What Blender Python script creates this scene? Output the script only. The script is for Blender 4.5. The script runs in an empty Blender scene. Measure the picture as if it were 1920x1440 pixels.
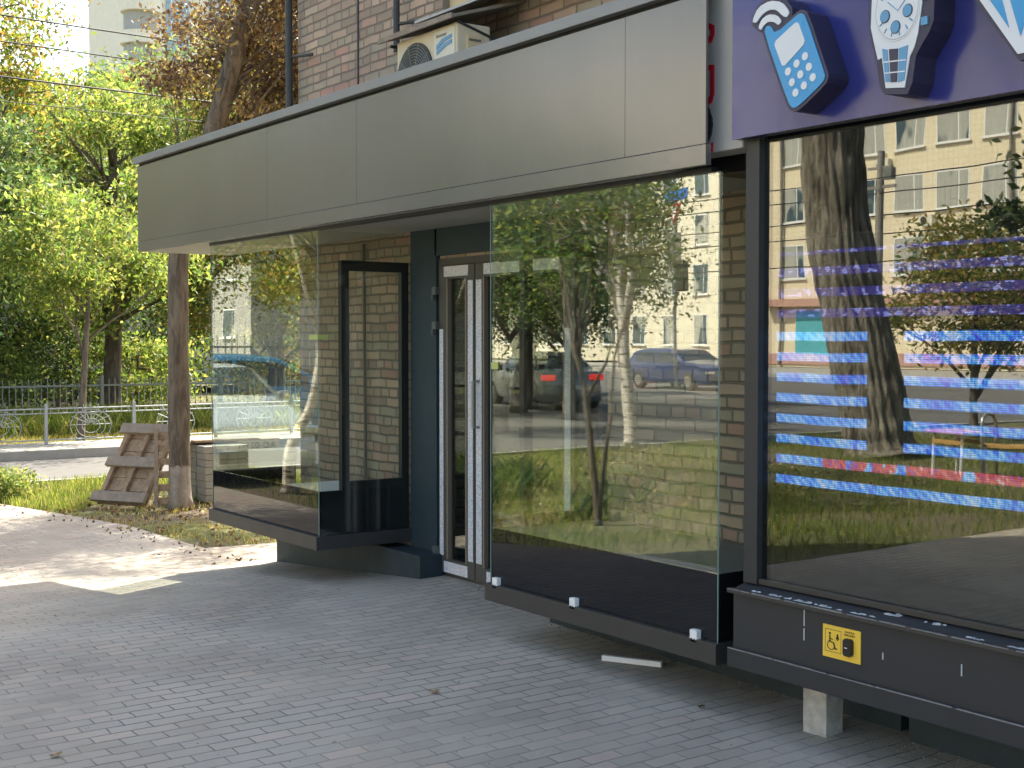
import bpy, bmesh, math, random
import numpy as np
from mathutils import Vector, Matrix
R = math.radians
scene = bpy.context.scene
COL = scene.collection

# ------------------------------------------------------------------ camera
cam_data = bpy.data.cameras.new("camera")
cam_data.sensor_width = 36.0
cam_data.lens = 2450.0 / 1920.0 * 36.0
cam_data.clip_start = 0.05
cam_data.clip_end = 2000
cam = bpy.data.objects.new("camera", cam_data)
COL.objects.link(cam)
cam.location = (0, -3.7, 1.54)
YAW, PITCH = math.atan(1748 / 2450.0), math.atan(85 / 2450.0)
fwd = Vector((-math.cos(YAW) * math.cos(PITCH), math.sin(YAW) * math.cos(PITCH), -math.sin(PITCH)))
cam.rotation_euler = fwd.to_track_quat('-Z', 'Y').to_euler()
scene.camera = cam

# ------------------------------------------------------------------ world + sun
SUN_EL = 50.0
SUN_AZ = Vector((-0.47, 0.88, 0)).normalized()      # horizontal direction towards the sun
world = bpy.data.worlds.new("World")
scene.world = world
world.use_nodes = True
wn = world.node_tree
wn.nodes.clear()
sky = wn.nodes.new('ShaderNodeTexSky')
sky.sky_type = 'NISHITA'
sky.sun_disc = False
sky.sun_elevation = R(SUN_EL)
sky.sun_rotation = math.atan2(SUN_AZ.x, SUN_AZ.y)
sky.air_density = 1.0
sky.dust_density = 3.0
sky.ozone_density = 1.0
bg = wn.nodes.new('ShaderNodeBackground')
bg.inputs[1].default_value = 0.15
wo = wn.nodes.new('ShaderNodeOutputWorld')
wb = wn.nodes.new('ShaderNodeMix'); wb.data_type = 'RGBA'; wb.blend_type = 'MULTIPLY'      # camera white balance set for the shade
wb.inputs[0].default_value = 1.0; wb.inputs[7].default_value = (1.06, 1.0, 0.90, 1)
wn.links.new(sky.outputs[0], wb.inputs[6]); wn.links.new(wb.outputs[2], bg.inputs[0])
wn.links.new(bg.outputs[0], wo.inputs[0])

sl = bpy.data.lights.new("sun", 'SUN')
sl.energy = 4.3
sl.angle = R(0.55)
sl.color = (1.0, 0.92, 0.77)
so = bpy.data.objects.new("sun", sl)
COL.objects.link(so)
sdir = Vector((SUN_AZ.x * math.cos(R(SUN_EL)), SUN_AZ.y * math.cos(R(SUN_EL)), math.sin(R(SUN_EL))))
so.rotation_euler = (-sdir).to_track_quat('-Z', 'Y').to_euler()
so.location = (0, 0, 40)

vs = scene.view_settings
vs.view_transform = 'Standard'
vs.look = 'None'
vs.exposure = 1.78
vs.gamma = 1.0
scene.cycles.use_denoising = True
scene.cycles.max_bounces = 12
scene.cycles.transparent_max_bounces = 24
scene.cycles.glossy_bounces = 5
scene.cycles.diffuse_bounces = 4
scene.cycles.transmission_bounces = 6
scene.cycles.sample_clamp_indirect = 8
scene.cycles.caustics_reflective = False
scene.cycles.caustics_refractive = False

# ------------------------------------------------------------------ material helpers
class NT:
    """small wrapper round a material's node tree"""
    def __init__(s, name):
        s.m = bpy.data.materials.new(name)
        s.m.use_nodes = True
        s.t = s.m.node_tree
        s.t.nodes.clear()
        s.out = s.t.nodes.new('ShaderNodeOutputMaterial')
    def n(s, kind, **kw):
        nd = s.t.nodes.new('ShaderNode' + kind)
        for k, v in kw.items():
            if k.startswith('i_'):
                key = k[2:]
                nd.inputs[int(key) if key.isdigit() else key.replace('_', ' ')].default_value = v
            else:
                setattr(nd, k, v)
        return nd
    def l(s, a, b): s.t.links.new(a, b)
    def math(s, op, a, b=None, c=None, clamp=False):
        nd = s.t.nodes.new('ShaderNodeMath'); nd.operation = op; nd.use_clamp = clamp
        for i, v in enumerate((a, b, c)):
            if v is None: continue
            if isinstance(v, (int, float)): nd.inputs[i].default_value = v
            else: s.l(v, nd.inputs[i])
        return nd.outputs[0]
    def mix(s, fac, a, b, kind='MIX'):
        nd = s.t.nodes.new('ShaderNodeMix'); nd.data_type = 'RGBA'; nd.blend_type = kind
        for i, v in ((0, fac), (6, a), (7, b)):
            if isinstance(v, (int, float)): nd.inputs[i].default_value = v
            elif isinstance(v, tuple): nd.inputs[i].default_value = v if len(v) == 4 else (*v, 1)
            else: s.l(v, nd.inputs[i])
        return nd.outputs[2]
    def ramp(s, fac, stops, interp='LINEAR'):
        nd = s.t.nodes.new('ShaderNodeValToRGB'); cr = nd.color_ramp; cr.interpolation = interp
        while len(cr.elements) < len(stops): cr.elements.new(0.5)
        for e, (p, c) in zip(cr.elements, stops):
            e.position = p; e.color = (*c, 1) if len(c) == 3 else c
        s.l(fac, nd.inputs[0]); return nd.outputs[0]
    def obj_co(s): return s.n('TexCoord').outputs['Object']
    def world_co(s): return s.n('NewGeometry').outputs['Position']
    def noise(s, co, scale, detail=4, rough=0.55, dist=0.0):
        nd = s.n('TexNoise'); nd.inputs['Scale'].default_value = scale; nd.inputs['Detail'].default_value = detail
        nd.inputs['Roughness'].default_value = rough; nd.inputs['Distortion'].default_value = dist
        s.l(co, nd.inputs['Vector']); return nd.outputs['Fac']
    def bsdf(s, col, rough=0.6, metal=0.0, spec=0.5, bump=None, bstr=0.3, bdist=0.01, coat=0.0):
        b = s.n('BsdfPrincipled')
        for key, v in (('Base Color', col), ('Roughness', rough), ('Metallic', metal), ('Specular IOR Level', spec), ('Coat Weight', coat)):
            if isinstance(v, (int, float)): b.inputs[key].default_value = v
            elif isinstance(v, tuple): b.inputs[key].default_value = (*v, 1) if len(v) == 3 else v
            else: s.l(v, b.inputs[key])
        if bump is not None:
            bp = s.n('Bump'); bp.inputs['Strength'].default_value = bstr; bp.inputs['Distance'].default_value = bdist
            s.l(bump, bp.inputs['Height']); s.l(bp.outputs[0], b.inputs['Normal'])
        s.l(b.outputs[0], s.out.inputs[0]); return b

def plain(name, col, rough=0.5, metal=0.0, spec=0.5, var=0.12, scale=6.0, bump=0.0, coat=0.0):
    t = NT(name); co = t.obj_co()
    nz = t.noise(co, scale, 5)
    c = t.mix(nz, tuple(max(0, x * (1 - var)) for x in col), tuple(min(1, x * (1 + var)) for x in col))
    r = t.math('ADD', t.math('MULTIPLY', t.noise(co, scale * 2.3, 3), 0.16), rough - 0.08)
    t.bsdf(c, r, metal, spec, bump=t.noise(co, scale * 8, 4) if bump else None, bstr=bump, bdist=0.01, coat=coat)
    return t.m

def masonry(name, axis_u, axis_v, w, h, joint, palette, jointcol, bumpd, warp=0.012, headers=0, rough=0.85, blot=None, edge=0.5):
    """blocks in courses along v: per-block colours, irregular joints"""
    t = NT(name); co = t.world_co()
    wob = t.n('TexNoise'); wob.inputs['Scale'].default_value = 4.5; wob.inputs['Detail'].default_value = 3
    t.l(co, wob.inputs['Vector'])
    off = t.n('VectorMath', operation='MULTIPLY_ADD'); t.l(wob.outputs['Color'], off.inputs[0])
    off.inputs[1].default_value = (warp, warp, warp); t.l(co, off.inputs[2])
    sp = t.n('SeparateXYZ'); t.l(off.outputs[0], sp.inputs[0])
    U, V = sp.outputs[axis_u], sp.outputs[axis_v]
    v = t.math('DIVIDE', V, h); row = t.math('FLOOR', v)
    if headers:
        k = t.math('FLOORED_MODULO', row, headers)
        ish = t.math('LESS_THAN', k, 0.5)
        width = t.math('SUBTRACT', w, t.math('MULTIPLY', ish, w * 0.5))
    else:
        width = w
    wn_ = t.n('TexWhiteNoise', noise_dimensions='1D'); t.l(row, wn_.inputs['W'])
    sh = t.math('ADD', t.math('MULTIPLY', t.math('FLOORED_MODULO', row, 2.0), 0.5), t.math('MULTIPLY', wn_.outputs['Value'], 0.22))
    u = t.math('ADD', t.math('DIVIDE', U, width), sh)
    colm = t.math('FLOOR', u)
    fu = t.math('FRACT', u); fv = t.math('FRACT', v)
    du = t.math('MULTIPLY', t.math('MINIMUM', fu, t.math('SUBTRACT', 1.0, fu)), width)
    dv = t.math('MULTIPLY', t.math('MINIMUM', fv, t.math('SUBTRACT', 1.0, fv)), h)
    if name == 'grey_paving_blocks': du = t.math('MULTIPLY', du, 1.5)
    d = t.math('MINIMUM', du, dv)
    fine = t.noise(co, 90, 3)
    jw = t.math('ADD', joint * 0.5, t.math('MULTIPLY', t.math('SUBTRACT', fine, 0.5), joint * edge))
    mr = t.n('MapRange', interpolation_type='SMOOTHSTEP'); t.l(d, mr.inputs[0]); t.l(jw, mr.inputs[1])
    t.l(t.math('ADD', jw, joint * 0.55), mr.inputs[2])
    inside = mr.outputs[0]
    cid = t.n('CombineXYZ'); t.l(row, cid.inputs[0]); t.l(colm, cid.inputs[1])
    rnd = t.n('TexWhiteNoise', noise_dimensions='3D'); t.l(cid.outputs[0], rnd.inputs['Vector'])
    base = t.ramp(rnd.outputs['Value'], palette)
    grain = t.noise(co, 38, 5, 0.65)
    base = t.mix(t.math('MULTIPLY', grain, 0.55), base, (0.10, 0.08, 0.06), 'OVERLAY')
    gm = t.math('ADD', 0.72, t.math('MULTIPLY', grain, 0.56))
    base = t.mix(1.0, base, t.n('CombineColor').outputs[0] if False else base, 'MIX')
    hv = t.n('HueSaturation'); t.l(base, hv.inputs['Color']); t.l(gm, hv.inputs['Value'])
    base = hv.outputs[0]
    if blot:
        bl = t.ramp(t.noise(co, blot[0], 5, 0.6), [(0.42, (0, 0, 0)), (0.62, (1, 1, 1))])
        base = t.mix(t.math('MULTIPLY', bl, blot[2]), base, blot[1])
    if name == 'grey_paving_blocks':
        jv = t.ramp(t.noise(co, 1.1, 5, 0.65), [(0.42, jointcol), (0.60, (0.36, 0.34, 0.30))])          # pale sand in some joints
        st_ = t.ramp(t.noise(co, 0.45, 6, 0.6), [(0.38, (0.80, 0.79, 0.80)), (0.5, (0.97, 0.97, 0.97)), (0.66, (1.12, 1.10, 1.05))])  # broad warm and cool patches: reflected sunlight put into the paving colour
        sp_ = t.math('GREATER_THAN', t.noise(co, 26, 2, 0.5), 0.74)
        base = t.mix(1.0, base, st_, 'MULTIPLY'); base = t.mix(t.math('MULTIPLY', sp_, 0.6), base, (0.12, 0.11, 0.10))
        c = t.mix(inside, jv, base)
    else:
        c = t.mix(inside, jointcol, base)
    hgt = t.math('ADD', inside, t.math('MULTIPLY', grain, 0.25))
    hgt = t.math('ADD', hgt, t.math('MULTIPLY', rnd.outputs['Value'], 0.35))
    t.bsdf(c, rough, 0, 0.35, bump=hgt, bstr=0.8, bdist=bumpd)
    return t.m

def glass(name, r0=0.08, tint=(0.86, 0.93, 0.9), gl=(1, 1, 1)):
    t = NT(name)
    g = t.n('NewGeometry')
    dp = t.n('VectorMath', operation='DOT_PRODUCT'); t.l(g.outputs['Normal'], dp.inputs[0]); t.l(g.outputs['Incoming'], dp.inputs[1])
    c = t.math('ABSOLUTE', dp.outputs['Value'])
    sch = t.math('POWER', t.math('SUBTRACT', 1.0, c), 5.0)
    f = t.math('ADD', r0, t.math('MULTIPLY', sch, 1 - r0), clamp=True)
    tr = t.n('BsdfTransparent'); tr.inputs[0].default_value = (*tint, 1)
    gs = t.n('BsdfGlossy'); gs.inputs['Roughness'].default_value = 0.0; gs.inputs['Color'].default_value = (*gl, 1)
    bp = t.n('Bump'); bp.inputs['Strength'].default_value = 0.35; bp.inputs['Distance'].default_value = 0.0015
    t.l(t.noise(t.obj_co(), 1.6, 2), bp.inputs['Height']); t.l(bp.outputs[0], gs.inputs['Normal'])
    ms = t.n('MixShader'); t.l(f, ms.inputs[0]); t.l(tr.outputs[0], ms.inputs[1]); t.l(gs.outputs[0], ms.inputs[2])
    t.l(ms.outputs[0], t.out.inputs[0])
    return t.m

def leafmat(name, trans=0.45, gain=1.0):
    t = NT(name)
    a = t.n('Attribute'); a.attribute_name = 'tint'
    hv = t.n('HueSaturation'); hv.inputs['Value'].default_value = gain; t.l(a.outputs['Color'], hv.inputs['Color'])
    b = t.n('BsdfPrincipled'); b.inputs['Roughness'].default_value = 0.55; b.inputs['Specular IOR Level'].default_value = 0.35
    t.l(hv.outputs[0], b.inputs['Base Color'])
    tl = t.n('BsdfTranslucent')
    h2 = t.n('HueSaturation'); h2.inputs['Value'].default_value = 1.9; h2.inputs['Saturation'].default_value = 1.1; t.l(hv.outputs[0], h2.inputs['Color'])
    t.l(h2.outputs[0], tl.inputs[0])
    ms = t.n('MixShader'); ms.inputs[0].default_value = trans
    t.l(b.outputs[0], ms.inputs[1]); t.l(tl.outputs[0], ms.inputs[2]); t.l(ms.outputs[0], t.out.inputs[0])
    return t.m

def barkmat(name, c1, c2, scale=9.0, stretch=0.16, bd=0.03, white=None, groove=0.8):
    t = NT(name)
    co = t.obj_co()
    mp = t.n('Mapping'); mp.inputs['Scale'].default_value = (1, 1, stretch); t.l(co, mp.inputs[0])
    n1 = t.noise(mp.outputs[0], scale, 6, 0.65, 0.6)
    n2 = t.noise(co, scale * 3, 4)
    r = t.ramp(n1, [(0.36, (0, 0, 0)), (0.62, (1, 1, 1))])
    c = t.mix(r, c1, c2)
    c = t.mix(t.math('MULTIPLY', n2, 0.5), c, (0.12, 0.10, 0.08))
    if white:
        sp = t.n('SeparateXYZ'); t.l(co, sp.inputs[0])
        edge = t.math('ADD', white[0], t.math('MULTIPLY', t.math('SUBTRACT', n2, 0.5), 0.12))
        wm = t.math('LESS_THAN', sp.outputs[2], edge)
        wear = t.ramp(t.noise(co, 14, 5, 0.7), [(0.35, (0, 0, 0)), (0.6, (1, 1, 1))])
        c = t.mix(t.math('MULTIPLY', wm, t.math('ADD', 0.35, t.math('MULTIPLY', wear, 0.5))), c, white[1])
    t.bsdf(c, 0.9, 0, 0.2, bump=t.math('ADD', n1, t.math('MULTIPLY', n2, 0.3)), bstr=groove, bdist=bd)
    return t.m

M = {}
BR = [(0.0, (0.46, 0.375, 0.28)), (0.18, (0.56, 0.45, 0.345)), (0.34, (0.45, 0.41, 0.315)), (0.5, (0.60, 0.49, 0.37)), (0.66, (0.51, 0.385, 0.30)), (0.8, (0.38, 0.31, 0.245)), (0.93, (0.55, 0.34, 0.27)), (1.0, (0.62, 0.55, 0.43))]
M['brick'] = masonry('tan_brick', 0, 2, 0.218, 0.0640, 0.0085, BR, (0.22, 0.185, 0.15), 0.012, warp=0.03, headers=3, blot=(1.4, (0.27, 0.225, 0.18), 0.5))
M['brick_side'] = masonry('tan_brick_side', 1, 2, 0.218, 0.0640, 0.0085, BR, (0.22, 0.185, 0.15), 0.012, warp=0.03, headers=3)
PV = [(0.0, (0.455, 0.405, 0.330)), (0.25, (0.52, 0.465, 0.385)), (0.5, (0.475, 0.435, 0.365)), (0.75, (0.56, 0.49, 0.40)), (0.9, (0.42, 0.385, 0.325)), (1.0, (0.50, 0.435, 0.37))]
M['paver'] = masonry('grey_paving_blocks', 1, 0, 0.168, 0.082, 0.005, PV, (0.17, 0.16, 0.145), 0.006, warp=0.024, rough=0.8, blot=(0.7, (0.50, 0.475, 0.42), 0.45), edge=1.0)
def _fascia():
    t = NT('satin_grey_composite_panel'); co = t.world_co()
    mp = t.n('Mapping'); mp.inputs['Scale'].default_value = (9, 1, 0.5); t.l(co, mp.inputs[0])
    st = t.noise(mp.outputs[0], 1.6, 5, 0.7); nz = t.noise(co, 1.3, 4)
    c = t.mix(nz, (0.184, 0.180, 0.176), (0.204, 0.199, 0.193)); c = t.mix(t.math('MULTIPLY', t.ramp(st, [(0.5, (0, 0, 0)), (0.75, (1, 1, 1))]), 0.05), c, (0.33, 0.33, 0.31))
    r = t.math('ADD', 0.17, t.math('MULTIPLY', nz, 0.10))
    t.bsdf(c, r, 0.35, 0.6, bump=t.noise(co, 0.9, 2), bstr=0.25, bdist=0.03); return t.m
M['fascia'] = _fascia()
M['fascia_trim'] = plain('satin_grey_trim', (0.23, 0.235, 0.24), 0.42, 0.3, 0.5, var=0.05, scale=2)
M['soffit'] = plain('pale_soffit', (0.42, 0.42, 0.40), 0.5, 0.1, var=0.06, scale=2)
M['dark'] = plain('near_black_gap', (0.012, 0.013, 0.014), 0.8, var=0.2)
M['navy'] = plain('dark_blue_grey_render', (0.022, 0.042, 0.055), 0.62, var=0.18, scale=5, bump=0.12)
M['navy2'] = plain('dark_plinth_paint', (0.020, 0.036, 0.045), 0.7, var=0.3, scale=7, bump=0.3)
M['anth'] = plain('anthracite_metal', (0.035, 0.038, 0.043), 0.42, 0.2, var=0.16, scale=5)
M['sill'] = plain('grey_brown_metal_sill', (0.062, 0.06, 0.058), 0.45, 0.4, var=0.15, scale=5)
M['frameblack'] = plain('black_frame', (0.014, 0.015, 0.017), 0.4, var=0.2)
M['film'] = plain('black_backing_film', (0.006, 0.007, 0.011), 0.55, var=0.25, scale=3)
M['blackglass'] = plain('glass_backed_with_black_film', (0.008, 0.009, 0.012), 0.05, 0, 0.5, var=0.1)
_bg = M['blackglass'].node_tree
for l_ in list(_bg.nodes['Principled BSDF'].inputs['Roughness'].links): _bg.links.remove(l_)
_bg.nodes['Principled BSDF'].inputs['Roughness'].default_value = 0.015
M['glass'] = glass('showcase_glass', 0.15, (0.93, 0.96, 0.93), (0.97, 1.0, 0.96))
M['glass_side'] = glass('side_glass', 0.03, (0.93, 0.955, 0.93))
M['glass_door'] = glass('door_glass', 0.11, (0.55, 0.60, 0.52))
M['glass_dark'] = glass('tinted_shop_glass', 0.125, (0.72, 0.76, 0.74), (0.97, 0.98, 0.94))
M['glass_edge'] = plain('green_glass_edge', (0.20, 0.30, 0.26), 0.15, var=0.1)
M['ledge'] = plain('blue_grey_ledge', (0.115, 0.14, 0.15), 0.4, var=0.2, scale=4)
M['white'] = plain('white_plastic', (0.78, 0.79, 0.78), 0.45, var=0.05)
M['whitepaint'] = plain('chipped_white_primer', (0.55, 0.58, 0.60), 0.8, var=0.25, scale=40)
M['doorframe'] = plain('brown_grey_door_frame', (0.075, 0.074, 0.068), 0.45, 0.1, var=0.12)
M['doorframe2'] = plain('beige_glazing_bead', (0.20, 0.17, 0.135), 0.5, var=0.12)
M['hinge'] = plain('grey_hinge', (0.13, 0.155, 0.155), 0.4, 0.4, var=0.15)
M['ac'] = plain('aged_cream_plastic', (0.62, 0.55, 0.40), 0.5, var=0.12, scale=7)
M['acwhite'] = plain('aged_white_plastic', (0.68, 0.66, 0.56), 0.5, var=0.1, scale=7)
M['grille'] = plain('dark_fan_grille', (0.045, 0.05, 0.048), 0.5, var=0.2)
M['grillewire'] = plain('grey_fan_wire', (0.24, 0.26, 0.24), 0.5, var=0.1)
M['awning'] = plain('weathered_fibre_sheet', (0.26, 0.23, 0.18), 0.9, var=0.5, scale=22, bump=0.5)
M['cream'] = plain('cream_window_paint', (0.60, 0.49, 0.29), 0.6, var=0.18, scale=9)
M['pipe'] = plain('dark_drain_pipe', (0.035, 0.037, 0.04), 0.5, 0.2, var=0.2)
M['cable'] = plain('grey_cable', (0.15, 0.135, 0.12), 0.6, var=0.1)
M['signred'] = plain('red_letter_vinyl', (0.55, 0.02, 0.035), 0.4, var=0.05)
M['signwhite'] = plain('aged_white_sign', (0.50, 0.50, 0.48), 0.5, var=0.08, scale=4)
M['grimedark'] = plain('dark_picture_print', (0.03, 0.033, 0.03), 0.7, var=0.6, scale=30)
M['signblue'] = plain('deep_blue_acrylic_panel', (0.028, 0.036, 0.20), 0.22, 0.0, 0.6, var=0.05, scale=2, coat=0.15)
M['signedge'] = plain('dark_purple_sign_edge', (0.035, 0.032, 0.07), 0.4, var=0.1)
M['cyan'] = plain('bright_blue_vinyl', (0.035, 0.30, 0.62), 0.3, var=0.04)
M['cyan2'] = plain('mid_blue_vinyl', (0.10, 0.30, 0.52), 0.3, var=0.05)
M['face'] = plain('white_vinyl', (0.66, 0.70, 0.75), 0.3, var=0.04)
M['yellow'] = plain('yellow_plate', (0.86, 0.58, 0.07), 0.35, var=0.06, scale=8)
M['blackink'] = plain('black_ink', (0.03, 0.018, 0.012), 0.4, var=0.1)
M['ochreink'] = plain('ochre_braille_dots', (0.70, 0.43, 0.05), 0.5, var=0.1)
M['concrete'] = plain('whitewashed_concrete', (0.50, 0.49, 0.45), 0.9, var=0.55, scale=22, bump=0.7)
M['kerb'] = plain('kerb_concrete', (0.34, 0.33, 0.30), 0.9, var=0.22, scale=6, bump=0.4)
M['asphalt'] = plain('worn_asphalt', (0.115, 0.112, 0.108), 0.9, var=0.25, scale=5, bump=0.4)
M['woodgrey'] = plain('grey_weathered_wood', (0.27, 0.225, 0.18), 0.9, var=0.45, scale=13, bump=0.5)
M['steel'] = plain('galvanised_steel', (0.36, 0.37, 0.37), 0.4, 0.6, var=0.12)
M['fencepaint'] = plain('pale_grey_fence_paint', (0.33, 0.36, 0.37), 0.55, 0.1, var=0.15)
M['fencedark'] = plain('dark_green_fence_paint', (0.05, 0.085, 0.07), 0.55, 0.1, var=0.15)
M['tyre'] = plain('rubber', (0.02, 0.02, 0.02), 0.8)
M['chrome'] = plain('bright_metal', (0.6, 0.6, 0.6), 0.2, 0.9)
M['carglass'] = plain('car_window', (0.015, 0.02, 0.02), 0.04, 0, 1.0, var=0.05)
M['redlamp'] = plain('red_lamp', (0.55, 0.02, 0.02), 0.15, 0, 0.8)
_rb = M['redlamp'].node_tree.nodes['Principled BSDF']; _rb.inputs['Emission Color'].default_value = (1, 0.05, 0.04, 1); _rb.inputs['Emission Strength'].default_value = 0.5
M['plaster'] = plain('pale_plaster', (0.74, 0.69, 0.56), 0.8, var=0.12, scale=1.5)
M['greyplaster'] = plain('grey_plaster', (0.36, 0.36, 0.34), 0.85, var=0.15, scale=1.5)
M['winframe'] = plain('white_window_frame', (0.78, 0.78, 0.76), 0.4)
def _pane():
    t = NT('curtained_window_pane'); co = t.world_co()
    mp = t.n('Mapping'); mp.inputs['Scale'].default_value = (0.55, 0.55, 0.30); t.l(co, mp.inputs[0])
    a = t.noise(mp.outputs[0], 1.0, 2, 0.5)
    m2 = t.n('Mapping'); m2.inputs['Scale'].default_value = (9, 9, 0.4); t.l(co, m2.inputs[0])
    fold = t.noise(m2.outputs[0], 1.0, 2)
    cur = t.mix(fold, (0.30, 0.31, 0.28), (0.56, 0.56, 0.50))
    c = t.mix(t.ramp(a, [(0.46, (0, 0, 0)), (0.50, (1, 1, 1))]), (0.07, 0.11, 0.13), cur)
    t.bsdf(c, 0.12, 0, 0.8); return t.m
M['winpane'] = _pane()
M['pinkplaster'] = plain('pink_shopfront_render', (0.50, 0.30, 0.24), 0.8, var=0.12, scale=2)
M['poster'] = plain('turquoise_shop_poster', (0.10, 0.42, 0.50), 0.5, var=0.3, scale=1.0)
M['polegrey'] = plain('weathered_concrete_pole', (0.27, 0.25, 0.22), 0.9, var=0.2)
M['desk'] = plain('pink_laminate', (0.62, 0.20, 0.17), 0.3)
M['plank'] = plain('yellow_varnished_plank', (0.50, 0.30, 0.10), 0.5, var=0.2)
M['tapeyellow'] = plain('yellow_green_tape', (0.42, 0.48, 0.14), 0.5)
M['bluesign'] = plain('blue_road_sign', (0.03, 0.16, 0.55), 0.4)
M['signback'] = plain('bare_sign_back', (0.17, 0.18, 0.17), 0.5, 0.3)
M['leaf_green'] = leafmat('green_leaves', 0.5)
M['leaf_dry'] = leafmat('brown_autumn_leaves', 0.28)
M['grassblade'] = leafmat('grass_blades', 0.35)
M['bark'] = barkmat('brown_bark', (0.075, 0.062, 0.05), (0.22, 0.19, 0.155), 12, 0.22, 0.02)
M['bark_main'] = barkmat('whitewashed_bark', (0.07, 0.058, 0.046), (0.235, 0.20, 0.16), 14, 0.2, 0.02, white=(0.44, (0.40, 0.36, 0.32)))
M['bark_old'] = barkmat('furrowed_old_bark', (0.05, 0.042, 0.032), (0.36, 0.33, 0.27), 9, 0.14, 0.06, groove=1.0)
def _birch():
    t = NT('birch_bark'); co = t.obj_co()
    mp = t.n('Mapping'); mp.inputs['Scale'].default_value = (1, 1, 5); t.l(co, mp.inputs[0])
    n1 = t.noise(mp.outputs[0], 5, 5, 0.7)
    r = t.ramp(n1, [(0.40, (1, 1, 1)), (0.48, (0, 0, 0))])
    t.bsdf(t.mix(r, (0.55, 0.51, 0.45), (0.07, 0.055, 0.045)), 0.8, bump=n1, bstr=0.4); return t.m
M['birch'] = _birch()
def _wood():
    t = NT('weathered_pallet_wood'); co = t.obj_co()
    n1 = t.noise(co, 9, 6, 0.7, 1.5); n2 = t.noise(co, 2.2, 3)
    c = t.ramp(n1, [(0.25, (0.14, 0.09, 0.055)), (0.55, (0.40, 0.29, 0.19)), (0.85, (0.52, 0.42, 0.30))])
    c = t.mix(t.math('MULTIPLY', n2, 0.5), c, (0.16, 0.12, 0.09))
    t.bsdf(c, 0.85, bump=n1, bstr=0.5); return t.m
M['wood'] = _wood()
M['woodgrey'] = plain('grey_weathered_wood', (0.27, 0.225, 0.18), 0.9, var=0.45, scale=13, bump=0.5)
def _tape():
    t = NT('printed_protective_tape'); co = t.world_co()
    mp = t.n('Mapping'); mp.inputs['Scale'].default_value = (45, 45, 260); t.l(co, mp.inputs[0])
    n1 = t.noise(mp.outputs[0], 1.0, 3, 0.7)
    n2 = t.noise(co, 6, 2)
    r = t.ramp(n1, [(0.50, (0, 0, 0)), (0.58, (1, 1, 1))])
    c = t.mix(t.math('MULTIPLY', r, 0.55), (0.66, 0.70, 0.74), t.ramp(n2, [(0.4, (0.12, 0.17, 0.36)), (0.6, (0.45, 0.22, 0.22))]))
    t.bsdf(c, 0.35); return t.m
M['tape'] = _tape()
def _soil():
    t = NT('soil_and_thin_grass'); co = t.world_co()
    n1 = t.noise(co, 0.55, 6, 0.6); n2 = t.noise(co, 16, 6, 0.7); n3 = t.noise(co, 60, 3, 0.7)
    dirt = t.ramp(n2, [(0.3, (0.085, 0.068, 0.05)), (0.55, (0.17, 0.14, 0.105)), (0.75, (0.27, 0.22, 0.15))])
    grs = t.ramp(n2, [(0.3, (0.055, 0.08, 0.02)), (0.6, (0.13, 0.16, 0.045)), (0.8, (0.24, 0.22, 0.09))])
    c = t.mix(t.ramp(n1, [(0.42, (0, 0, 0)), (0.58, (1, 1, 1))]), dirt, grs)
    c = t.mix(t.math('MULTIPLY', n3, 0.4), c, (0.25, 0.2, 0.13))
    t.bsdf(c, 0.95, 0, 0.2, bump=t.math('ADD', n2, t.math('MULTIPLY', n3, 0.4)), bstr=0.9, bdist=0.03); return t.m
M['soil'] = _soil()
def _tile():
    """pale square-tiled facade of the block across the street"""
    t = NT('pale_yellow_facade_tiles'); co = t.world_co()
    sp = t.n('SeparateXYZ'); t.l(co, sp.inputs[0])
    a = t.math('FRACT', t.math('DIVIDE', sp.outputs[0], 0.3)); b = t.math('FRACT', t.math('DIVIDE', sp.outputs[2], 0.3))
    line = t.math('MAXIMUM', t.math('LESS_THAN', a, 0.07), t.math('LESS_THAN', b, 0.07))
    base = t.mix(t.noise(co, 0.7, 5), (0.74, 0.64, 0.44), (0.84, 0.75, 0.56))
    t.bsdf(t.mix(t.math('MULTIPLY', line, 0.45), base, (0.35, 0.30, 0.2)), 0.7); return t.m
M['tile'] = _tile()
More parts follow.
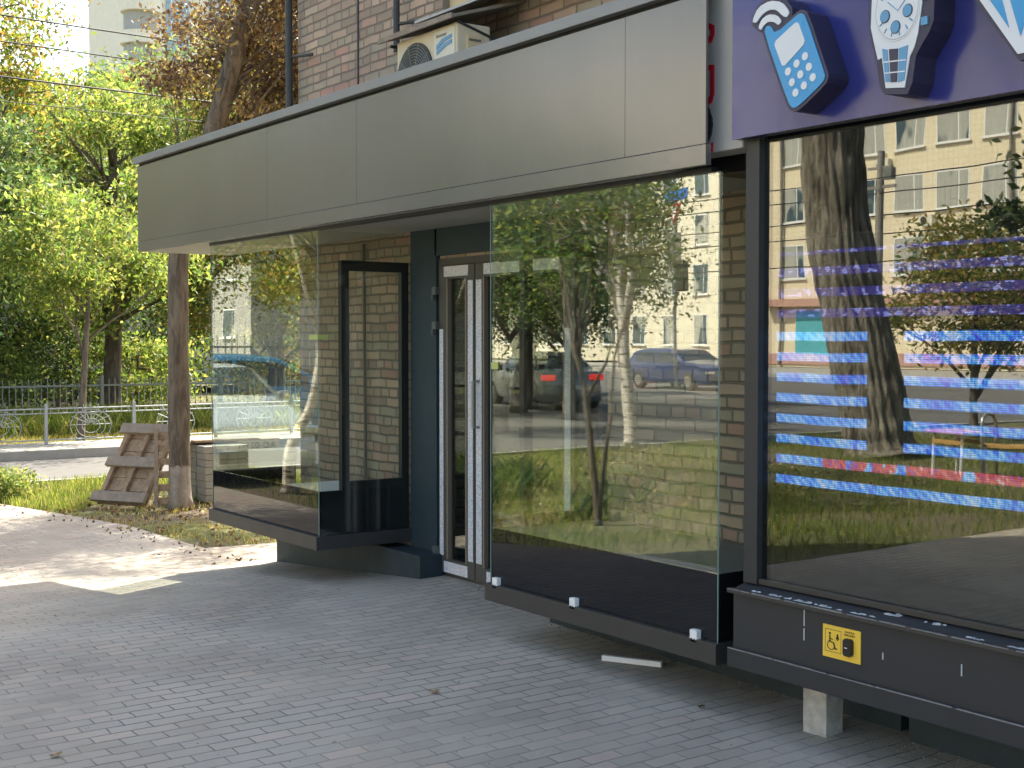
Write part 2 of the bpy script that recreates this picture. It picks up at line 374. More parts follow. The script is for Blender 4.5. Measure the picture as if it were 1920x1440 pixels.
def _led():
    """LED curtain: rows of lamps, lit in bands, dark between"""
    t = NT('led_screen_rows'); co = t.world_co()
    sp = t.n('SeparateXYZ'); t.l(co, sp.inputs[0]); X, Z = sp.outputs[0], sp.outputs[2]
    zz = t.math('DIVIDE', t.math('SUBTRACT', Z, 0.956), 0.0812)
    row = t.math('FLOOR', zz); f = t.math('FRACT', zz)
    low = t.math('LESS_THAN', Z, 1.60)
    wob_ = t.math('MULTIPLY', t.math('SUBTRACT', t.noise(co, 3.0, 2), 0.5), 0.16)
    bandr = t.n('MapRange', interpolation_type='SMOOTHSTEP'); t.l(t.math('ABSOLUTE', t.math('SUBTRACT', t.math('ADD', f, wob_), 0.30)), bandr.inputs[0]); bandr.inputs[1].default_value = 0.27; bandr.inputs[2].default_value = 0.17; band = bandr.outputs[0]
    fine = t.math('LESS_THAN', t.math('FRACT', t.math('DIVIDE', Z, 0.0073)), 0.62)
    # cloudy blue picture content with fine diagonal moire
    mp = t.n('Mapping'); mp.inputs['Scale'].default_value = (5.0, 1, 2.0); t.l(co, mp.inputs[0])
    n1 = t.noise(mp.outputs[0], 2.2, 5, 0.75)
    diag = t.math('SINE', t.math('ADD', t.math('MULTIPLY', X, 150.0), t.math('MULTIPLY', Z, 190.0)))
    diag2 = t.math('SINE', t.math('MULTIPLY', X, 420.0))
    v = t.math('ADD', n1, t.math('ADD', t.math('MULTIPLY', diag, 0.055), t.math('MULTIPLY', diag2, 0.03)))
    blue = t.ramp(v, [(0.32, (0.03, 0.03, 0.55)), (0.44, (0.03, 0.16, 0.65)), (0.52, (0.08, 0.30, 0.70)), (0.60, (0.30, 0.40, 0.66)), (0.70, (0.46, 0.40, 0.58))])
    redrow = t.math('MULTIPLY', t.math('COMPARE', row, 1.0, 0.3), t.math('GREATER_THAN', X, -3.40))
    red = t.ramp(v, [(0.38, (0.20, 0.05, 0.30)), (0.47, (0.42, 0.02, 0.05)), (0.58, (0.45, 0.08, 0.12)), (0.68, (0.50, 0.36, 0.48))])
    c = t.mix(t.math('MULTIPLY', redrow, t.math('GREATER_THAN', t.noise(mp.outputs[0], 3.1, 2), 0.43)), blue, red)
    # dark figure-shaped gap in the picture
    gx = t.math('LESS_THAN', t.math('ABSOLUTE', t.math('ADD', X, 3.107)), 0.083)
    gz = t.math('GREATER_THAN', Z, 1.12)
    gap = t.math('SUBTRACT', 1.0, t.math('MULTIPLY', gx, gz))
    lowon = t.math('MULTIPLY', t.math('MULTIPLY', low, band), gap)
    # upper part: faint violet lines of broken lettering
    up = t.math('SUBTRACT', 1.0, low)
    mp2 = t.n('Mapping'); mp2.inputs['Scale'].default_value = (32, 1, 50); t.l(co, mp2.inputs[0])
    tx = t.math('GREATER_THAN', t.noise(mp2.outputs[0], 1.0, 1), 0.60)
    upband = t.math('LESS_THAN', t.math('ABSOLUTE', t.math('SUBTRACT', f, 0.4)), 0.2)
    alt = 1.0
    zcut = t.math('LESS_THAN', Z, 1.88)
    upm = t.math('MULTIPLY', t.math('MULTIPLY', up, zcut), t.math('MULTIPLY', upband, alt))
    upc = t.mix(tx, (0.035, 0.02, 0.22), (0.30, 0.30, 0.85))
    col = t.mix(upm, (0, 0, 0), upc)
    col = t.mix(lowon, col, c)
    st = t.math('MULTIPLY', t.math('ADD', t.math('MULTIPLY', lowon, 0.80), t.math('MULTIPLY', upm, 0.5)), t.math('ADD', 0.35, t.math('MULTIPLY', fine, 0.65)))
    b = t.bsdf((0.012, 0.012, 0.016), 0.5)
    t.l(col, b.inputs['Emission Color']); t.l(st, b.inputs['Emission Strength']); return t.m
M['led'] = _led()

# ------------------------------------------------------------------ object helpers
def tag(o, label=None, cat=None, group=None, kind=None):
    if label: o['label'] = label
    if cat: o['category'] = cat
    if group: o['group'] = group
    if kind: o['kind'] = kind
    return o

def thing(name, label, cat, loc=(0, 0, 0), rz=0.0, group=None):
    o = bpy.data.objects.new(name, None); COL.objects.link(o)
    o.location = loc; o.rotation_euler = (0, 0, rz); o.empty_display_size = 0.2
    return tag(o, label, cat, group)

class MB:
    """collects shapes; build() links them as ONE mesh object. world=True: shapes are in world coordinates"""
    def __init__(s): s.v = []; s.f = []
    def box(s, x0, x1, y0, y1, z0, z1):
        b = len(s.v)
        s.v += [(x0, y0, z0), (x1, y0, z0), (x1, y1, z0), (x0, y1, z0), (x0, y0, z1), (x1, y0, z1), (x1, y1, z1), (x0, y1, z1)]
        s.f += [tuple(b + i for i in q) for q in ((0, 3, 2, 1), (4, 5, 6, 7), (0, 1, 5, 4), (1, 2, 6, 5), (2, 3, 7, 6), (3, 0, 4, 7))]
        return s
    def obox(s, c, size, mat):
        """oriented box: mat is a 3x3 Matrix"""
        b = len(s.v)
        for dx, dy, dz in ((-1, -1, -1), (1, -1, -1), (1, 1, -1), (-1, 1, -1), (-1, -1, 1), (1, -1, 1), (1, 1, 1), (-1, 1, 1)):
            p = Vector(c) + mat @ Vector((dx * size[0] / 2, dy * size[1] / 2, dz * size[2] / 2)); s.v.append(tuple(p))
        s.f += [tuple(b + i for i in q) for q in ((0, 3, 2, 1), (4, 5, 6, 7), (0, 1, 5, 4), (1, 2, 6, 5), (2, 3, 7, 6), (3, 0, 4, 7))]
        return s
    def tube(s, pts, rad, n=8, cap=True):
        pts = [Vector(p) for p in pts]; k = len(pts)
        if not hasattr(rad, '__len__'): rad = [rad] * k
        b = len(s.v); prev = None
        for i, p in enumerate(pts):
            d = (pts[min(i + 1, k - 1)] - pts[max(i - 1, 0)]).normalized()
            a = prev if prev is not None else (Vector((0, 0, 1)) if abs(d.z) < 0.9 else Vector((1, 0, 0)))
            u = (a - d * a.dot(d)).normalized(); w = d.cross(u); prev = u
            for j in range(n):
                an = 2 * math.pi * j / n; s.v.append(tuple(p + (u * math.cos(an) + w * math.sin(an)) * rad[i]))
        for i in range(k - 1):
            for j in range(n):
                j2 = (j + 1) % n; s.f.append((b + i * n + j, b + i * n + j2, b + (i + 1) * n + j2, b + (i + 1) * n + j))
        if cap:
            s.f.append(tuple(b + j for j in reversed(range(n)))); s.f.append(tuple(b + (k - 1) * n + j for j in range(n)))
        return s
    def prism(s, poly, a0, a1, axis='y'):
        """polygon (p,q) extruded along an axis: y -> (p, a, q), x -> (a, p, q), z -> (p, q, a)"""
        def P(p, q, a): return {'y': (p, a, q), 'x': (a, p, q), 'z': (p, q, a)}[axis]
        b = len(s.v); n = len(poly)
        s.v += [P(p, q, a0) for p, q in poly] + [P(p, q, a1) for p, q in poly]
        s.f.append(tuple(b + i for i in range(n))); s.f.append(tuple(b + n + i for i in reversed(range(n))))
        for i in range(n):
            j = (i + 1) % n; s.f.append((b + j, b + i, b + n + i, b + n + j))
        return s
    def disc(s, cx, cz, rx, rz, a0, a1, axis='y', n=20):
        return s.prism([(cx + rx * math.cos(2 * math.pi * i / n), cz + rz * math.sin(2 * math.pi * i / n)) for i in range(n)], a0, a1, axis)
    def build(s, name, m, parent=None, world=True, bevel=0.0, smooth=False, loc=None):
        off = Vector((0, 0, 0))
        if loc is not None: off = Vector(loc)
        elif parent is not None and world:
            p = parent
            while p is not None: off += p.location; p = p.parent
        me = bpy.data.meshes.new(name)
        me.from_pydata([(v[0] - off.x, v[1] - off.y, v[2] - off.z) for v in s.v], [], s.f)
        bm = bmesh.new(); bm.from_mesh(me)
        bmesh.ops.recalc_face_normals(bm, faces=bm.faces)
        if bevel:
            bmesh.ops.bevel(bm, geom=[e for e in bm.edges if e.calc_face_angle(0) > 0.5], offset=bevel, segments=2, affect='EDGES', profile=0.7)
        bm.to_mesh(me); bm.free()
        me.materials.append(M[m] if isinstance(m, str) else m)
        if smooth:
            for p in me.polygons: p.use_smooth = True
        o = bpy.data.objects.new(name, me); COL.objects.link(o)
        if parent is not None: o.parent = parent
        if loc is not None: o.location = loc
        return o

def solo(mb, name, m, loc, label, cat, group=None, **kw):
    return tag(mb.build(name, m, None, loc=loc, **kw), label, cat, group)

def text_mb(body, size, origin, ux, uz, depth_dir, thick, align='LEFT'):
    """letters as solid geometry: ux = reading direction, uz = up direction"""
    cu = bpy.data.curves.new('t', 'FONT'); cu.body = body; cu.size = size; cu.align_x = align; cu.extrude = thick / 2; cu.resolution_u = 2
    ob = bpy.data.objects.new('t', cu); COL.objects.link(ob)
    dg = bpy.context.evaluated_depsgraph_get()
    me = bpy.data.meshes.new_from_object(ob.evaluated_get(dg))
    mb = MB(); o = Vector(origin); ux = Vector(ux); uz = Vector(uz); dd = Vector(depth_dir)
    mb.v = [tuple(o + ux * v.co.x + uz * v.co.y + dd * v.co.z) for v in me.vertices]
    mb.f = [tuple(p.vertices) for p in me.polygons]
    bpy.data.objects.remove(ob); bpy.data.curves.remove(cu); bpy.data.meshes.remove(me)
    return mb

def copy_tree(o, parent=None):
    c = o.copy(); COL.objects.link(c); c.parent = parent
    for ch in list(o.children): copy_tree(ch, c)
    return c

# ------------------------------------------------------------------ the ground
def sheet(name, poly, z, m, cut=0.0, hfun=None):
    bm = bmesh.new()
    f = bm.faces.new([bm.verts.new((x, y, z)) for x, y in poly])
    if cut:
        xs = [p[0] for p in poly]; ys = [p[1] for p in poly]
        for ax, lo, hi in ((0, min(xs), max(xs)), (1, min(ys), max(ys))):
            c = lo + cut
            while c < hi:
                co = (c, 0, 0) if ax == 0 else (0, c, 0); no = (1, 0, 0) if ax == 0 else (0, 1, 0)
                bmesh.ops.bisect_plane(bm, geom=bm.verts[:] + bm.edges[:] + bm.faces[:], plane_co=co, plane_no=no); c += cut
    if hfun:
        for v in bm.verts: v.co.z = z + hfun(v.co.x, v.co.y)
    bmesh.ops.recalc_face_normals(bm, faces=bm.faces)
    for f in bm.faces:
        if f.normal.z < 0: f.normal_flip()
    me = bpy.data.meshes.new(name); bm.to_mesh(me); bm.free(); me.materials.append(M[m])
    o = bpy.data.objects.new(name, me); COL.objects.link(o); o['kind'] = 'structure'
    if hfun:
        for p in me.polygons: p.use_smooth = True
    return o

def pave_h(x, y):
    h = 0.03 * math.exp(-(((x + 6.75) / 0.9) ** 2 + ((y - 0.95) / 0.8) ** 2))
    t = min(max((x + 5.2) / 2.0, 0), 1); h -= 0.03 * t * t * (3 - 2 * t)
    t = min(max((-7.0 - x) / 2.7, 0), 1); h -= 0.2 * (0.75 * t + 0.25 * t * t * (3 - 2 * t))     # the ground falls towards the access road
    h += 0.005 * math.sin(x * 1.3) * math.sin(y * 1.7 + 1)
    return h
LZ = -0.2
sheet('ground', [(-400, -400), (400, -400), (400, 400), (-400, 400)], -0.34, 'soil')
def soil_h(x, y):
    t = min(max((-7.0 - x) / 2.7, 0), 1)
    return -0.2 * (0.75 * t + 0.25 * t * t * (3 - 2 * t)) + 0.015 * math.sin(x * 2.1 + 1) * math.sin(y * 1.9) + 0.009 * math.sin(x * 5.3 + y * 3.1)
sheet('lawn', [(-16.3, -0.6), (-14.2, -0.25), (-12, 0.35), (-10.2, 0.42), (-10.1, 1.3), (-9.3, 1.4), (-9.3, 14), (-16.3, 14)], -0.028, 'soil', 0.3, soil_h)
sheet('park_lawn', [(-16.3, -22.4), (-5.7, -22.4), (-5.7, -1.85), (-16.3, -1.8)], -0.036, 'soil', 0.3, soil_h)
sheet('verge', [(-31, 0), (-21.0, 0), (-21.0, 18), (-31, 18)], LZ - 0.01, 'soil')
sheet('pavement', [(-16.3, -0.60), (-14.3, -0.13), (-13.2, 0.13), (-11.96, 0.435), (-10.3, 0.51), (-10.2, 1.3), (-9.12, 1.4), (-9.12, 0.8), (8, 0.8), (8, -9), (-6.2, -9), (-6.2, -2.3), (-7.5, -2.2), (-16.3, -2.2)], 0.0, 'paver', 0.3, pave_h)
sheet('access_road', [(-19.5, -22.4), (-16.3, -22.4), (-16.3, 20), (-19.5, 20)], LZ - 0.03, 'asphalt')
sheet('parking_yard', [(-34, -22.4), (-19.5, -22.4), (-19.5, -0.5), (-34, -0.5)], LZ - 0.034, 'asphalt')
sheet('street', [(-120, -41), (60, -41), (60, -22.4), (-120, -22.4)], LZ - 0.026, 'asphalt')
sheet('far_footway', [(-120, -52.0), (60, -52.0), (60, -41.15), (-120, -41.15)], -0.08, 'kerb')
sheet('footpath_strip', [(-21.0, -0.35), (-19.65, -0.35), (-19.65, 20), (-21.0, 20)], -0.094, 'kerb')
tag(MB().box(-19.65, -19.5, -0.5, 20, -0.3, -0.09).build('kerb', 'kerb', bevel=0.012), kind='structure')
tag(MB().box(-120, 60, -41.15, -41, -0.3, -0.07).build('street_kerb', 'kerb'), kind='structure')
tag(MB().box(-16.32, -16.2, -0.4, 20, -0.3, -0.185).box(-16.32, -16.2, -22.4, -2.8, -0.3, -0.185).build('near_kerb', 'kerb', bevel=0.01), kind='structure')

# ------------------------------------------------------------------ brick building (front face at y = 0.8, corner at x = -9.11)
FY = 0.8
bb = thing('brick_building', 'tan brick building behind the grey fascia and the glass showcases', 'building', (-9.11, 0.8, 0))
w = MB()
def front(x0, x1, z0, z1): w.box(x0, x1, FY, FY + 0.32, z0, z1)
front(-9.11, -7.12, -0.4, 3.55); front(-5.60, 9, -0.05, 3.55); front(-7.12, -5.60, 2.05, 3.55)
front(-9.11, -7.06, 3.55, 5.35); front(-5.55, 9, 3.55, 5.35); front(-9.11, 9, 5.35, 10.8)
wall = w.build('wall', 'brick', bb)
MB().box(-9.11, -8.79, FY + 0.32, 12, -0.4, 10.8).build('side_wall', 'brick_side', bb)
MB().box(-8.79, 9, 11.7, 12, -0.05, 10.8).box(8.7, 9, 1.12, 11.7, -0.05, 10.8).build('rear_wall', 'brick', bb)
MB().box(-9.3, 9.2, 0.6, 12.2, 10.8, 11.05).build('roof', 'greyplaster', bb)
MB().box(-7.10, -7.42, FY - 0.03, FY, -0.05, 2.26).box(-7.12, -5.42, FY - 0.03, FY, 2.07, 2.26).box(-5.60, -5.42, FY - 0.03, FY, -0.05, 2.07).build('entrance_cladding', 'navy', bb)
# interior lining of the entrance so that the doorway is a dim room
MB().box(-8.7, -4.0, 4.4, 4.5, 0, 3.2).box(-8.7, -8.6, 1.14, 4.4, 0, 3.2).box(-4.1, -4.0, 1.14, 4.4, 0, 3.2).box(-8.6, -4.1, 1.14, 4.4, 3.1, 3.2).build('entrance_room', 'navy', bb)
# upper window
wf = MB().box(-7.06, -6.82, FY + 0.05, FY + 0.13, 3.57, 5.3).box(-6.82, -6.78, FY + 0.02, FY + 0.13, 3.57, 5.3).box(-5.63, -5.55, FY + 0.05, FY + 0.13, 3.57, 5.3).box(-6.78, -5.63, FY + 0.05, FY + 0.13, 3.57, 3.62).build('window', 'cream', bb)
MB().box(-6.78, -5.63, FY + 0.09, FY + 0.10, 3.62, 5.3).build('pane', 'winpane', wf)
MB().prism([(FY + 0.1, 3.58), (FY - 0.26, 3.50), (FY - 0.26, 3.485), (FY + 0.1, 3.565)], -6.98, -5.40, 'x').build('sill', 'steel', wf)
# dark drain pipes with brackets, cable, cable channel
MB().tube([(-9.06, 0.70, 3.02), (-9.06, 0.70, 9.8)], 0.028, 10).build('downpipe', 'pipe', bb)
for z in (3.66, 5.6): MB().tube([(-9.06, 0.70, z), (-8.86, 0.80, z)], 0.012, 6).build('pipe_bracket', 'pipe', bb)
MB().tube([(-7.47, 0.70, 3.42), (-7.47, 0.70, 9.0)], 0.022, 10).tube([(-7.47, 0.70, 3.60), (-7.28, 0.80, 3.60)], 0.011, 6).build('vent_pipe', 'pipe', bb)
MB().tube([(-8.165, 0.795, 3.0), (-8.16, 0.795, 4.2), (-8.17, 0.795, 6.2)], 0.007, 6).build('wall_cable', 'pipe', bb)
MB().tube([(-5.55, 0.76, 3.05), (-5.2, 0.74, 3.22), (-4.95, 0.74, 3.32), (-4.75, 0.75, 3.42), (-4.5, 0.76, 3.7)], 0.011, 6).tube([(-5.45, 0.77, 3.02), (-5.0, 0.75, 3.25), (-4.7, 0.77, 3.6)], 0.008, 6).build('loose_cable', 'cable', bb)
MB().tube([(-8.93 + 0.9, 0.77, 0.56), (-8.05, 0.77, 2.2)], 0.011, 6).build('wall_conduit', 'cable', bb)
# low plinth / step under the left showcase and beside the door
MB().box(-9.12, -7.03, 0.60, 0.77, -0.4, 0.165).build('plinth_step', 'navy2', bb, bevel=0.006)
MB().box(-5.62, -3.3, 0.56, 0.77, -0.08, 0.19).build('plinth_base', 'navy2', bb, bevel=0.004)

# ------------------------------------------------------------------ fascia canopy
fc = thing('fascia_canopy', 'long grey metal fascia canopy above the showcases and the door', 'canopy', (-10.4, 0, 2.24))
seams = [-10.40, -7.955, -6.745, -4.345, -3.845]
for i in range(4):
    MB().box(seams[i] + 0.0015, seams[i + 1] - 0.0015, 0.0, 0.012, 2.325, 2.925).build('cladding_panel', 'fascia', fc)
MB().box(-10.398, -4.3, 0.014, 0.10, 2.26, 2.93).build('backing_frame', 'dark', fc)
MB().box(-10.40, -3.845, 0.0, 0.03, 2.240, 2.322).build('bottom_trim', 'fascia', fc, bevel=0.0015)
MB().box(-10.42, -3.845, -0.03, 0.10, 2.947, 3.0).build('top_coping', 'fascia_trim', fc, bevel=0.003)
MB().box(-10.42, -4.2, 0.10, 0.798, 2.96, 2.985).build('roof_sheet', 'fascia_trim', fc)
MB().box(-10.39, -3.86, 0.0135, 0.03, 2.922, 2.947).build('shadow_gap', 'dark', fc)
MB().box(-10.40, -4.12, 0.03, 0.795, 2.243, 2.258).build('soffit', 'soffit', fc)
MB().box(-10.40, -10.388, 0.014, 0.79, 2.26, 2.945).build('end_panel', 'fascia', fc)
MB().box(-9.14, -3.9, 0.085, 0.125, 2.222, 2.243).build('glass_channel', 'frameblack', fc)

# ------------------------------------------------------------------ glass showcases
def showcase(x0, x1, label, left):
    o = thing('glass_showcase', label, 'showcase', (x0, 0.1, 0.2), group='glass box showcases under the fascia')
    MB().box(x0 - 0.015, x1 + 0.015, 0.07, 0.77, 0.197, 0.285).build('sill', 'sill', o, bevel=0.003)
    MB().box(x0 + 0.012, x1 - 0.012, 0.100, 0.109, 0.569, 2.222).build('front_pane', 'glass', o)
    MB().box(x0 + 0.0, x1 - 0.0, 0.100, 0.112, 0.286, 0.568).build('blackened_glass', 'blackglass', o)
    MB().box(x0, x0 + 0.010, 0.1125, 0.77, 0.285, 2.222).build('side_pane', 'glass_side', o)
    MB().box(x1 - 0.010, x1, 0.1125, 0.77, 0.285, 2.222).build('side_pane', 'glass_side', o)
    for x in (x0 - 0.001, x1 - 0.003):
        MB().box(x, x + 0.004, 0.096, 0.100, 0.285, 2.222).build('pane_edge', 'glass_edge', o)
    # black film behind the lower glass, and the ledge it ends at
    MB().box(x0 + 0.012, x1 - 0.012, 0.116, 0.124, 0.287, 0.567).box(x0 + 0.014, x0 + 0.020, 0.124, 0.765, 0.287, 0.567).box(x1 - 0.020, x1 - 0.014, 0.124, 0.765, 0.287, 0.567).build('black_film', 'film', o)
    if not left: MB().box(x0 + 0.02, x1 - 0.02, 0.125, 0.768, 0.545, 0.562).build('ledge', 'ledge', o)
    xs = x1 if left else x0                       # the frame of the access hatch, on the door side
    a, b = (xs - 0.055, xs - 0.012) if left else (xs + 0.012, xs + 0.055)
    fr = MB().box(a, b, 0.27, 0.325, 0.29, 2.04).box(a, b, 0.715, 0.768, 0.29, 2.04).box(a, b, 0.325, 0.715, 1.975, 2.04).box(a, b, 0.325, 0.715, 0.565, 0.62).build('hatch_frame', 'frameblack', o)
    MB().box(a + 0.01, b - 0.012, 0.325, 0.715, 0.29, 0.565).build('hatch_panel', 'film', fr)
    for yr in (0.44, 0.60): MB().box(a - 0.004, b + 0.004, yr, yr + 0.022, 0.29, 0.565).build('hatch_rib', 'frameblack', fr)
    return o
sc1 = showcase(-9.138, -7.43, 'far glass showcase left of the door, with brick seen through it', True)
sc2 = showcase(-5.511, -3.861, 'near glass showcase right of the door, black film along its bottom', False)
MB().box(-8.0, -7.5, 0.14, 0.62, 0.552, 0.564).build('white_board', 'white', sc1)
solo(MB().box(-7.55, -7.43, 0.0935, 0.0965, 1.535, 1.565).box(-7.4285, -7.4265, 0.10, 0.17, 1.535, 1.565), 'tape_strip', 'tapeyellow', (-7.43, 0.1, 1.55), 'yellow tape stuck round the corner of the far showcase', 'tape')
solo(MB().box(-5.50, -5.44, 0.0935, 0.0965, 1.385, 1.42), 'sticker', 'tapeyellow', (-5.47, 0.095, 1.4), 'yellow sticker at left edge of the near showcase glass', 'sticker')
for i, (x, lab) in enumerate(((-5.44, 'leftmost'), (-4.80, 'middle'), (-3.98, 'rightmost'))):
    c = thing('glass_clip', f'{lab} white clip at bottom edge of the near showcase glass', 'clip', (x, 0.09, 0.275), group='white clips holding the showcase glass')
    MB().box(x - 0.021, x + 0.021, 0.070, 0.098, 0.268, 0.322).build('clip_body', 'white', c, bevel=0.004)
    MB().disc(x - 0.009, 0.283, 0.004, 0.004, 0.067, 0.0698).disc(x + 0.009, 0.283, 0.004, 0.004, 0.067, 0.0698).build('screw', 'frameblack', c)

# ------------------------------------------------------------------ shop door
dr = thing('shop_door', 'glazed double door with printed protective tape between the showcases', 'door', (-7.1, 0.8, 0))
MB().box(-7.12, -7.06, 0.79, 0.87, 0.0, 2.05).box(-5.66, -5.60, 0.79, 0.87, 0.0, 2.05).box(-7.06, -5.66, 0.79, 0.87, 2.005, 2.05).box(-7.06, -5.66, 0.79, 0.87, -0.02, 0.045).build('door_frame', 'doorframe', dr)
def leafd(x0, x1):
    lf = MB().box(x0, x0 + 0.085, 0.765, 0.825, 0.05, 2.0).box(x1 - 0.085, x1, 0.765, 0.825, 0.05, 2.0).box(x0 + 0.085, x1 - 0.085, 0.765, 0.825, 1.915, 2.0).box(x0 + 0.085, x1 - 0.085, 0.765, 0.825, 0.05, 0.14).build('door_leaf', 'doorframe', dr)
    MB().box(x0 + 0.085, x0 + 0.10, 0.762, 0.80, 0.14, 1.915).box(x1 - 0.10, x1 - 0.085, 0.762, 0.80, 0.14, 1.915).build('glazing_bead', 'doorframe2', lf)
    MB().box(x0 + 0.09, x1 - 0.09, 0.790, 0.798, 0.13, 1.92).build('pane', 'glass_door', lf)
    return lf
l1 = leafd(-7.055, -6.655); l2 = leafd(-6.645, -5.665)
def tp(l, x0, x1, z0, z1): MB().box(x0, x1, 0.7605, 0.7635, z0, z1).build('protective_tape', 'tape', l)
tp(l1, -7.048, -7.005, 0.16, 1.60); tp(l1, -6.995, -6.72, 1.93, 1.995); tp(l1, -6.722, -6.668, 0.16, 1.90); tp(l1, -7.0, -6.73, 0.055, 0.125)
tp(l2, -6.632, -6.572, 0.16, 1.90); tp(l2, -6.55, -5.80, 1.93, 1.995); tp(l2, -5.748, -5.695, 0.16, 1.60); tp(l2, -6.52, -5.8, 0.055, 0.125)
for z in (1.82, 1.60, 0.16):
    MB().box(-7.10, -7.055, 0.735, 0.765, z, z + 0.05).box(-7.105, -7.09, 0.735, 0.765, z - 0.035, z).build('hinge', 'hinge', dr, bevel=0.002)
    MB().box(-5.665, -5.62, 0.735, 0.765, z, z + 0.05).build('hinge', 'hinge', dr, bevel=0.002)
MB().tube([(-6.60, 0.76, 1.0), (-6.60, 0.715, 1.0), (-6.60, 0.715, 1.28), (-6.60, 0.76, 1.28)], 0.011, 8).build('handle', 'steel', l2)

# ------------------------------------------------------------------ air conditioner, shelf above it
ac = thing('air_conditioner', 'aged cream air conditioner on the brick wall above the fascia', 'air conditioner', (-6.55, 0.48, 2.8))
MB().box(-6.87, -6.205, 0.35, 0.575, 2.80, 3.322).build('casing', 'ac', ac, bevel=0.014)
MB().box(-6.44, -6.225, 0.343, 0.352, 2.83, 3.30).build('front_label_panel', 'acwhite', ac)
MB().disc(-6.655, 3.08, 0.20, 0.20, 0.340, 0.349, n=36).build('fan_opening', 'grille', ac)
g = MB()
for k in range(1, 12):
    r = k * 0.0168; pts = [(-6.655 + r * math.cos(a), 0.332, 3.08 + r * math.sin(a)) for a in np.linspace(0, 2 * math.pi, 30)]
    g.tube(pts, 0.0022, 4, cap=False)
for k in range(10):
    a = k * math.pi / 5; g.tube([(-6.655, 0.332, 3.08), (-6.655 + 0.20 * math.cos(a), 0.332, 3.08 + 0.20 * math.sin(a))], 0.002, 4)
g.build('fan_grille', 'grillewire', ac)
MB().prism([(-6.41, 3.220), (-6.35, 3.250), (-6.25, 3.260), (-6.25, 3.240), (-6.33, 3.230), (-6.41, 3.197)], 0.339, 0.3428).prism([(-6.41, 3.190), (-6.33, 3.220), (-6.25, 3.230), (-6.25, 3.210), (-6.31, 3.200), (-6.41, 3.167)], 0.339, 0.3428).build('wave_emblem', 'cyan2', ac)
text_mb('Inverter', 0.034, (-6.415, 0.3415, 3.262), (1, 0, 0), (0, 0, 1), (0, -1, 0), 0.002).build('lettering', 'grillewire', ac)
MB().box(-6.207, -6.192, 0.41, 0.51, 2.88, 3.255).build('side_cover', 'cream', ac, bevel=0.003)
MB().box(-6.1925, -6.188, 0.42, 0.50, 3.222, 3.234).build('side_vent', 'cable', ac)
cv = thing('awning_sheet', 'weathered sloping sheet over the air conditioner', 'awning', (-6.4, 0.5, 3.3))
MB().prism([(0.29, 3.328), (0.80, 3.485), (0.80, 3.504), (0.29, 3.347)], -6.97, -6.16, 'x').build('sheet', 'awning', cv, bevel=0.002)
MB().box(-6.975, -6.155, 0.275, 0.288, 3.322, 3.352).build('front_batten', 'woodgrey', cv, bevel=0.002)
MB().tube([(-6.93, 0.80, 3.30), (-6.93, 0.34, 3.31)], 0.01, 6).build('bracket', 'pipe', cv)
MB().tube([(-6.20, 0.80, 3.20), (-6.20, 0.34, 3.325)], 0.008, 6).build('bracket', 'pipe', cv)

# ------------------------------------------------------------------ neighbouring shop: window, base box, beam, sign
rs = thing('neighbouring_shop', 'dark framed shop window with black base at right edge', 'shopfront', (-3.72, 0.13, 0.0))
MB().box(-3.722, -3.648, 0.10, 0.20, 0.560, 2.326).build('corner_post', 'anth', rs, bevel=0.003)
MB().box(-3.648, 3.5, 0.130, 0.140, 0.580, 2.62).build('window_pane', 'glass_dark', rs)
MB().box(-3.646, 3.5, 0.108, 0.130, 0.562, 0.583).build('glazing_bead', 'sill', rs, bevel=0.002)
MB().prism([(0.03, 0.534), (0.13, 0.561), (0.13, 0.30), (0.05, 0.30), (0.05, 0.524)], -3.725, 3.5, 'x').build('base_box', 'anth', rs)
MB().box(-3.732, 3.5, 0.018, 0.048, 0.526, 0.5435).build('ledge_lip', 'sill', rs, bevel=0.003)
MB().box(-3.74, 3.5, 0.030, 0.24, 0.225, 0.302).build('bottom_beam', 'anth', rs, bevel=0.005)
MB().box(-3.648, 3.5, 0.130, 0.2, 2.62, 2.7).build('head_frame', 'dark', rs)
MB().box(-3.64, 3.5, 0.70, 0.73, 0.3, 2.6).box(-3.64, 3.5, 0.141, 0.70, 0.52, 0.56).box(-3.70, -3.66, 0.201, 0.73, 0.3, 2.6).build('dark_backdrop', 'film', rs)
MB().box(-3.20, 3.5, 0.48, 0.77, -0.08, 0.225).build('recessed_plinth', 'navy2', rs)
rng = random.Random(4)
M['worn'] = plain('worn_pale_edge', (0.20, 0.205, 0.21), 0.6, var=0.6, scale=30)
we = MB()
x = -3.73
while x < -1.6:
    L = rng.uniform(0.03, 0.16); we.box(x, x + L, 0.0165, 0.0215, 0.5410, 0.5447 + rng.uniform(-.001, .001)); x += L + rng.uniform(0.0, 0.03)
we.build('worn_edge', 'worn', rs); we = MB(); x = -3.738
while x < -1.6:
    L = rng.uniform(0.05, 0.3); we.box(x, x + L, 0.0285, 0.0335, 0.2995, 0.3032 + rng.uniform(-.0008, .0006)); x += L + rng.uniform(0.0, 0.02)
we.build('worn_edge', 'worn', rs)
ch = MB()
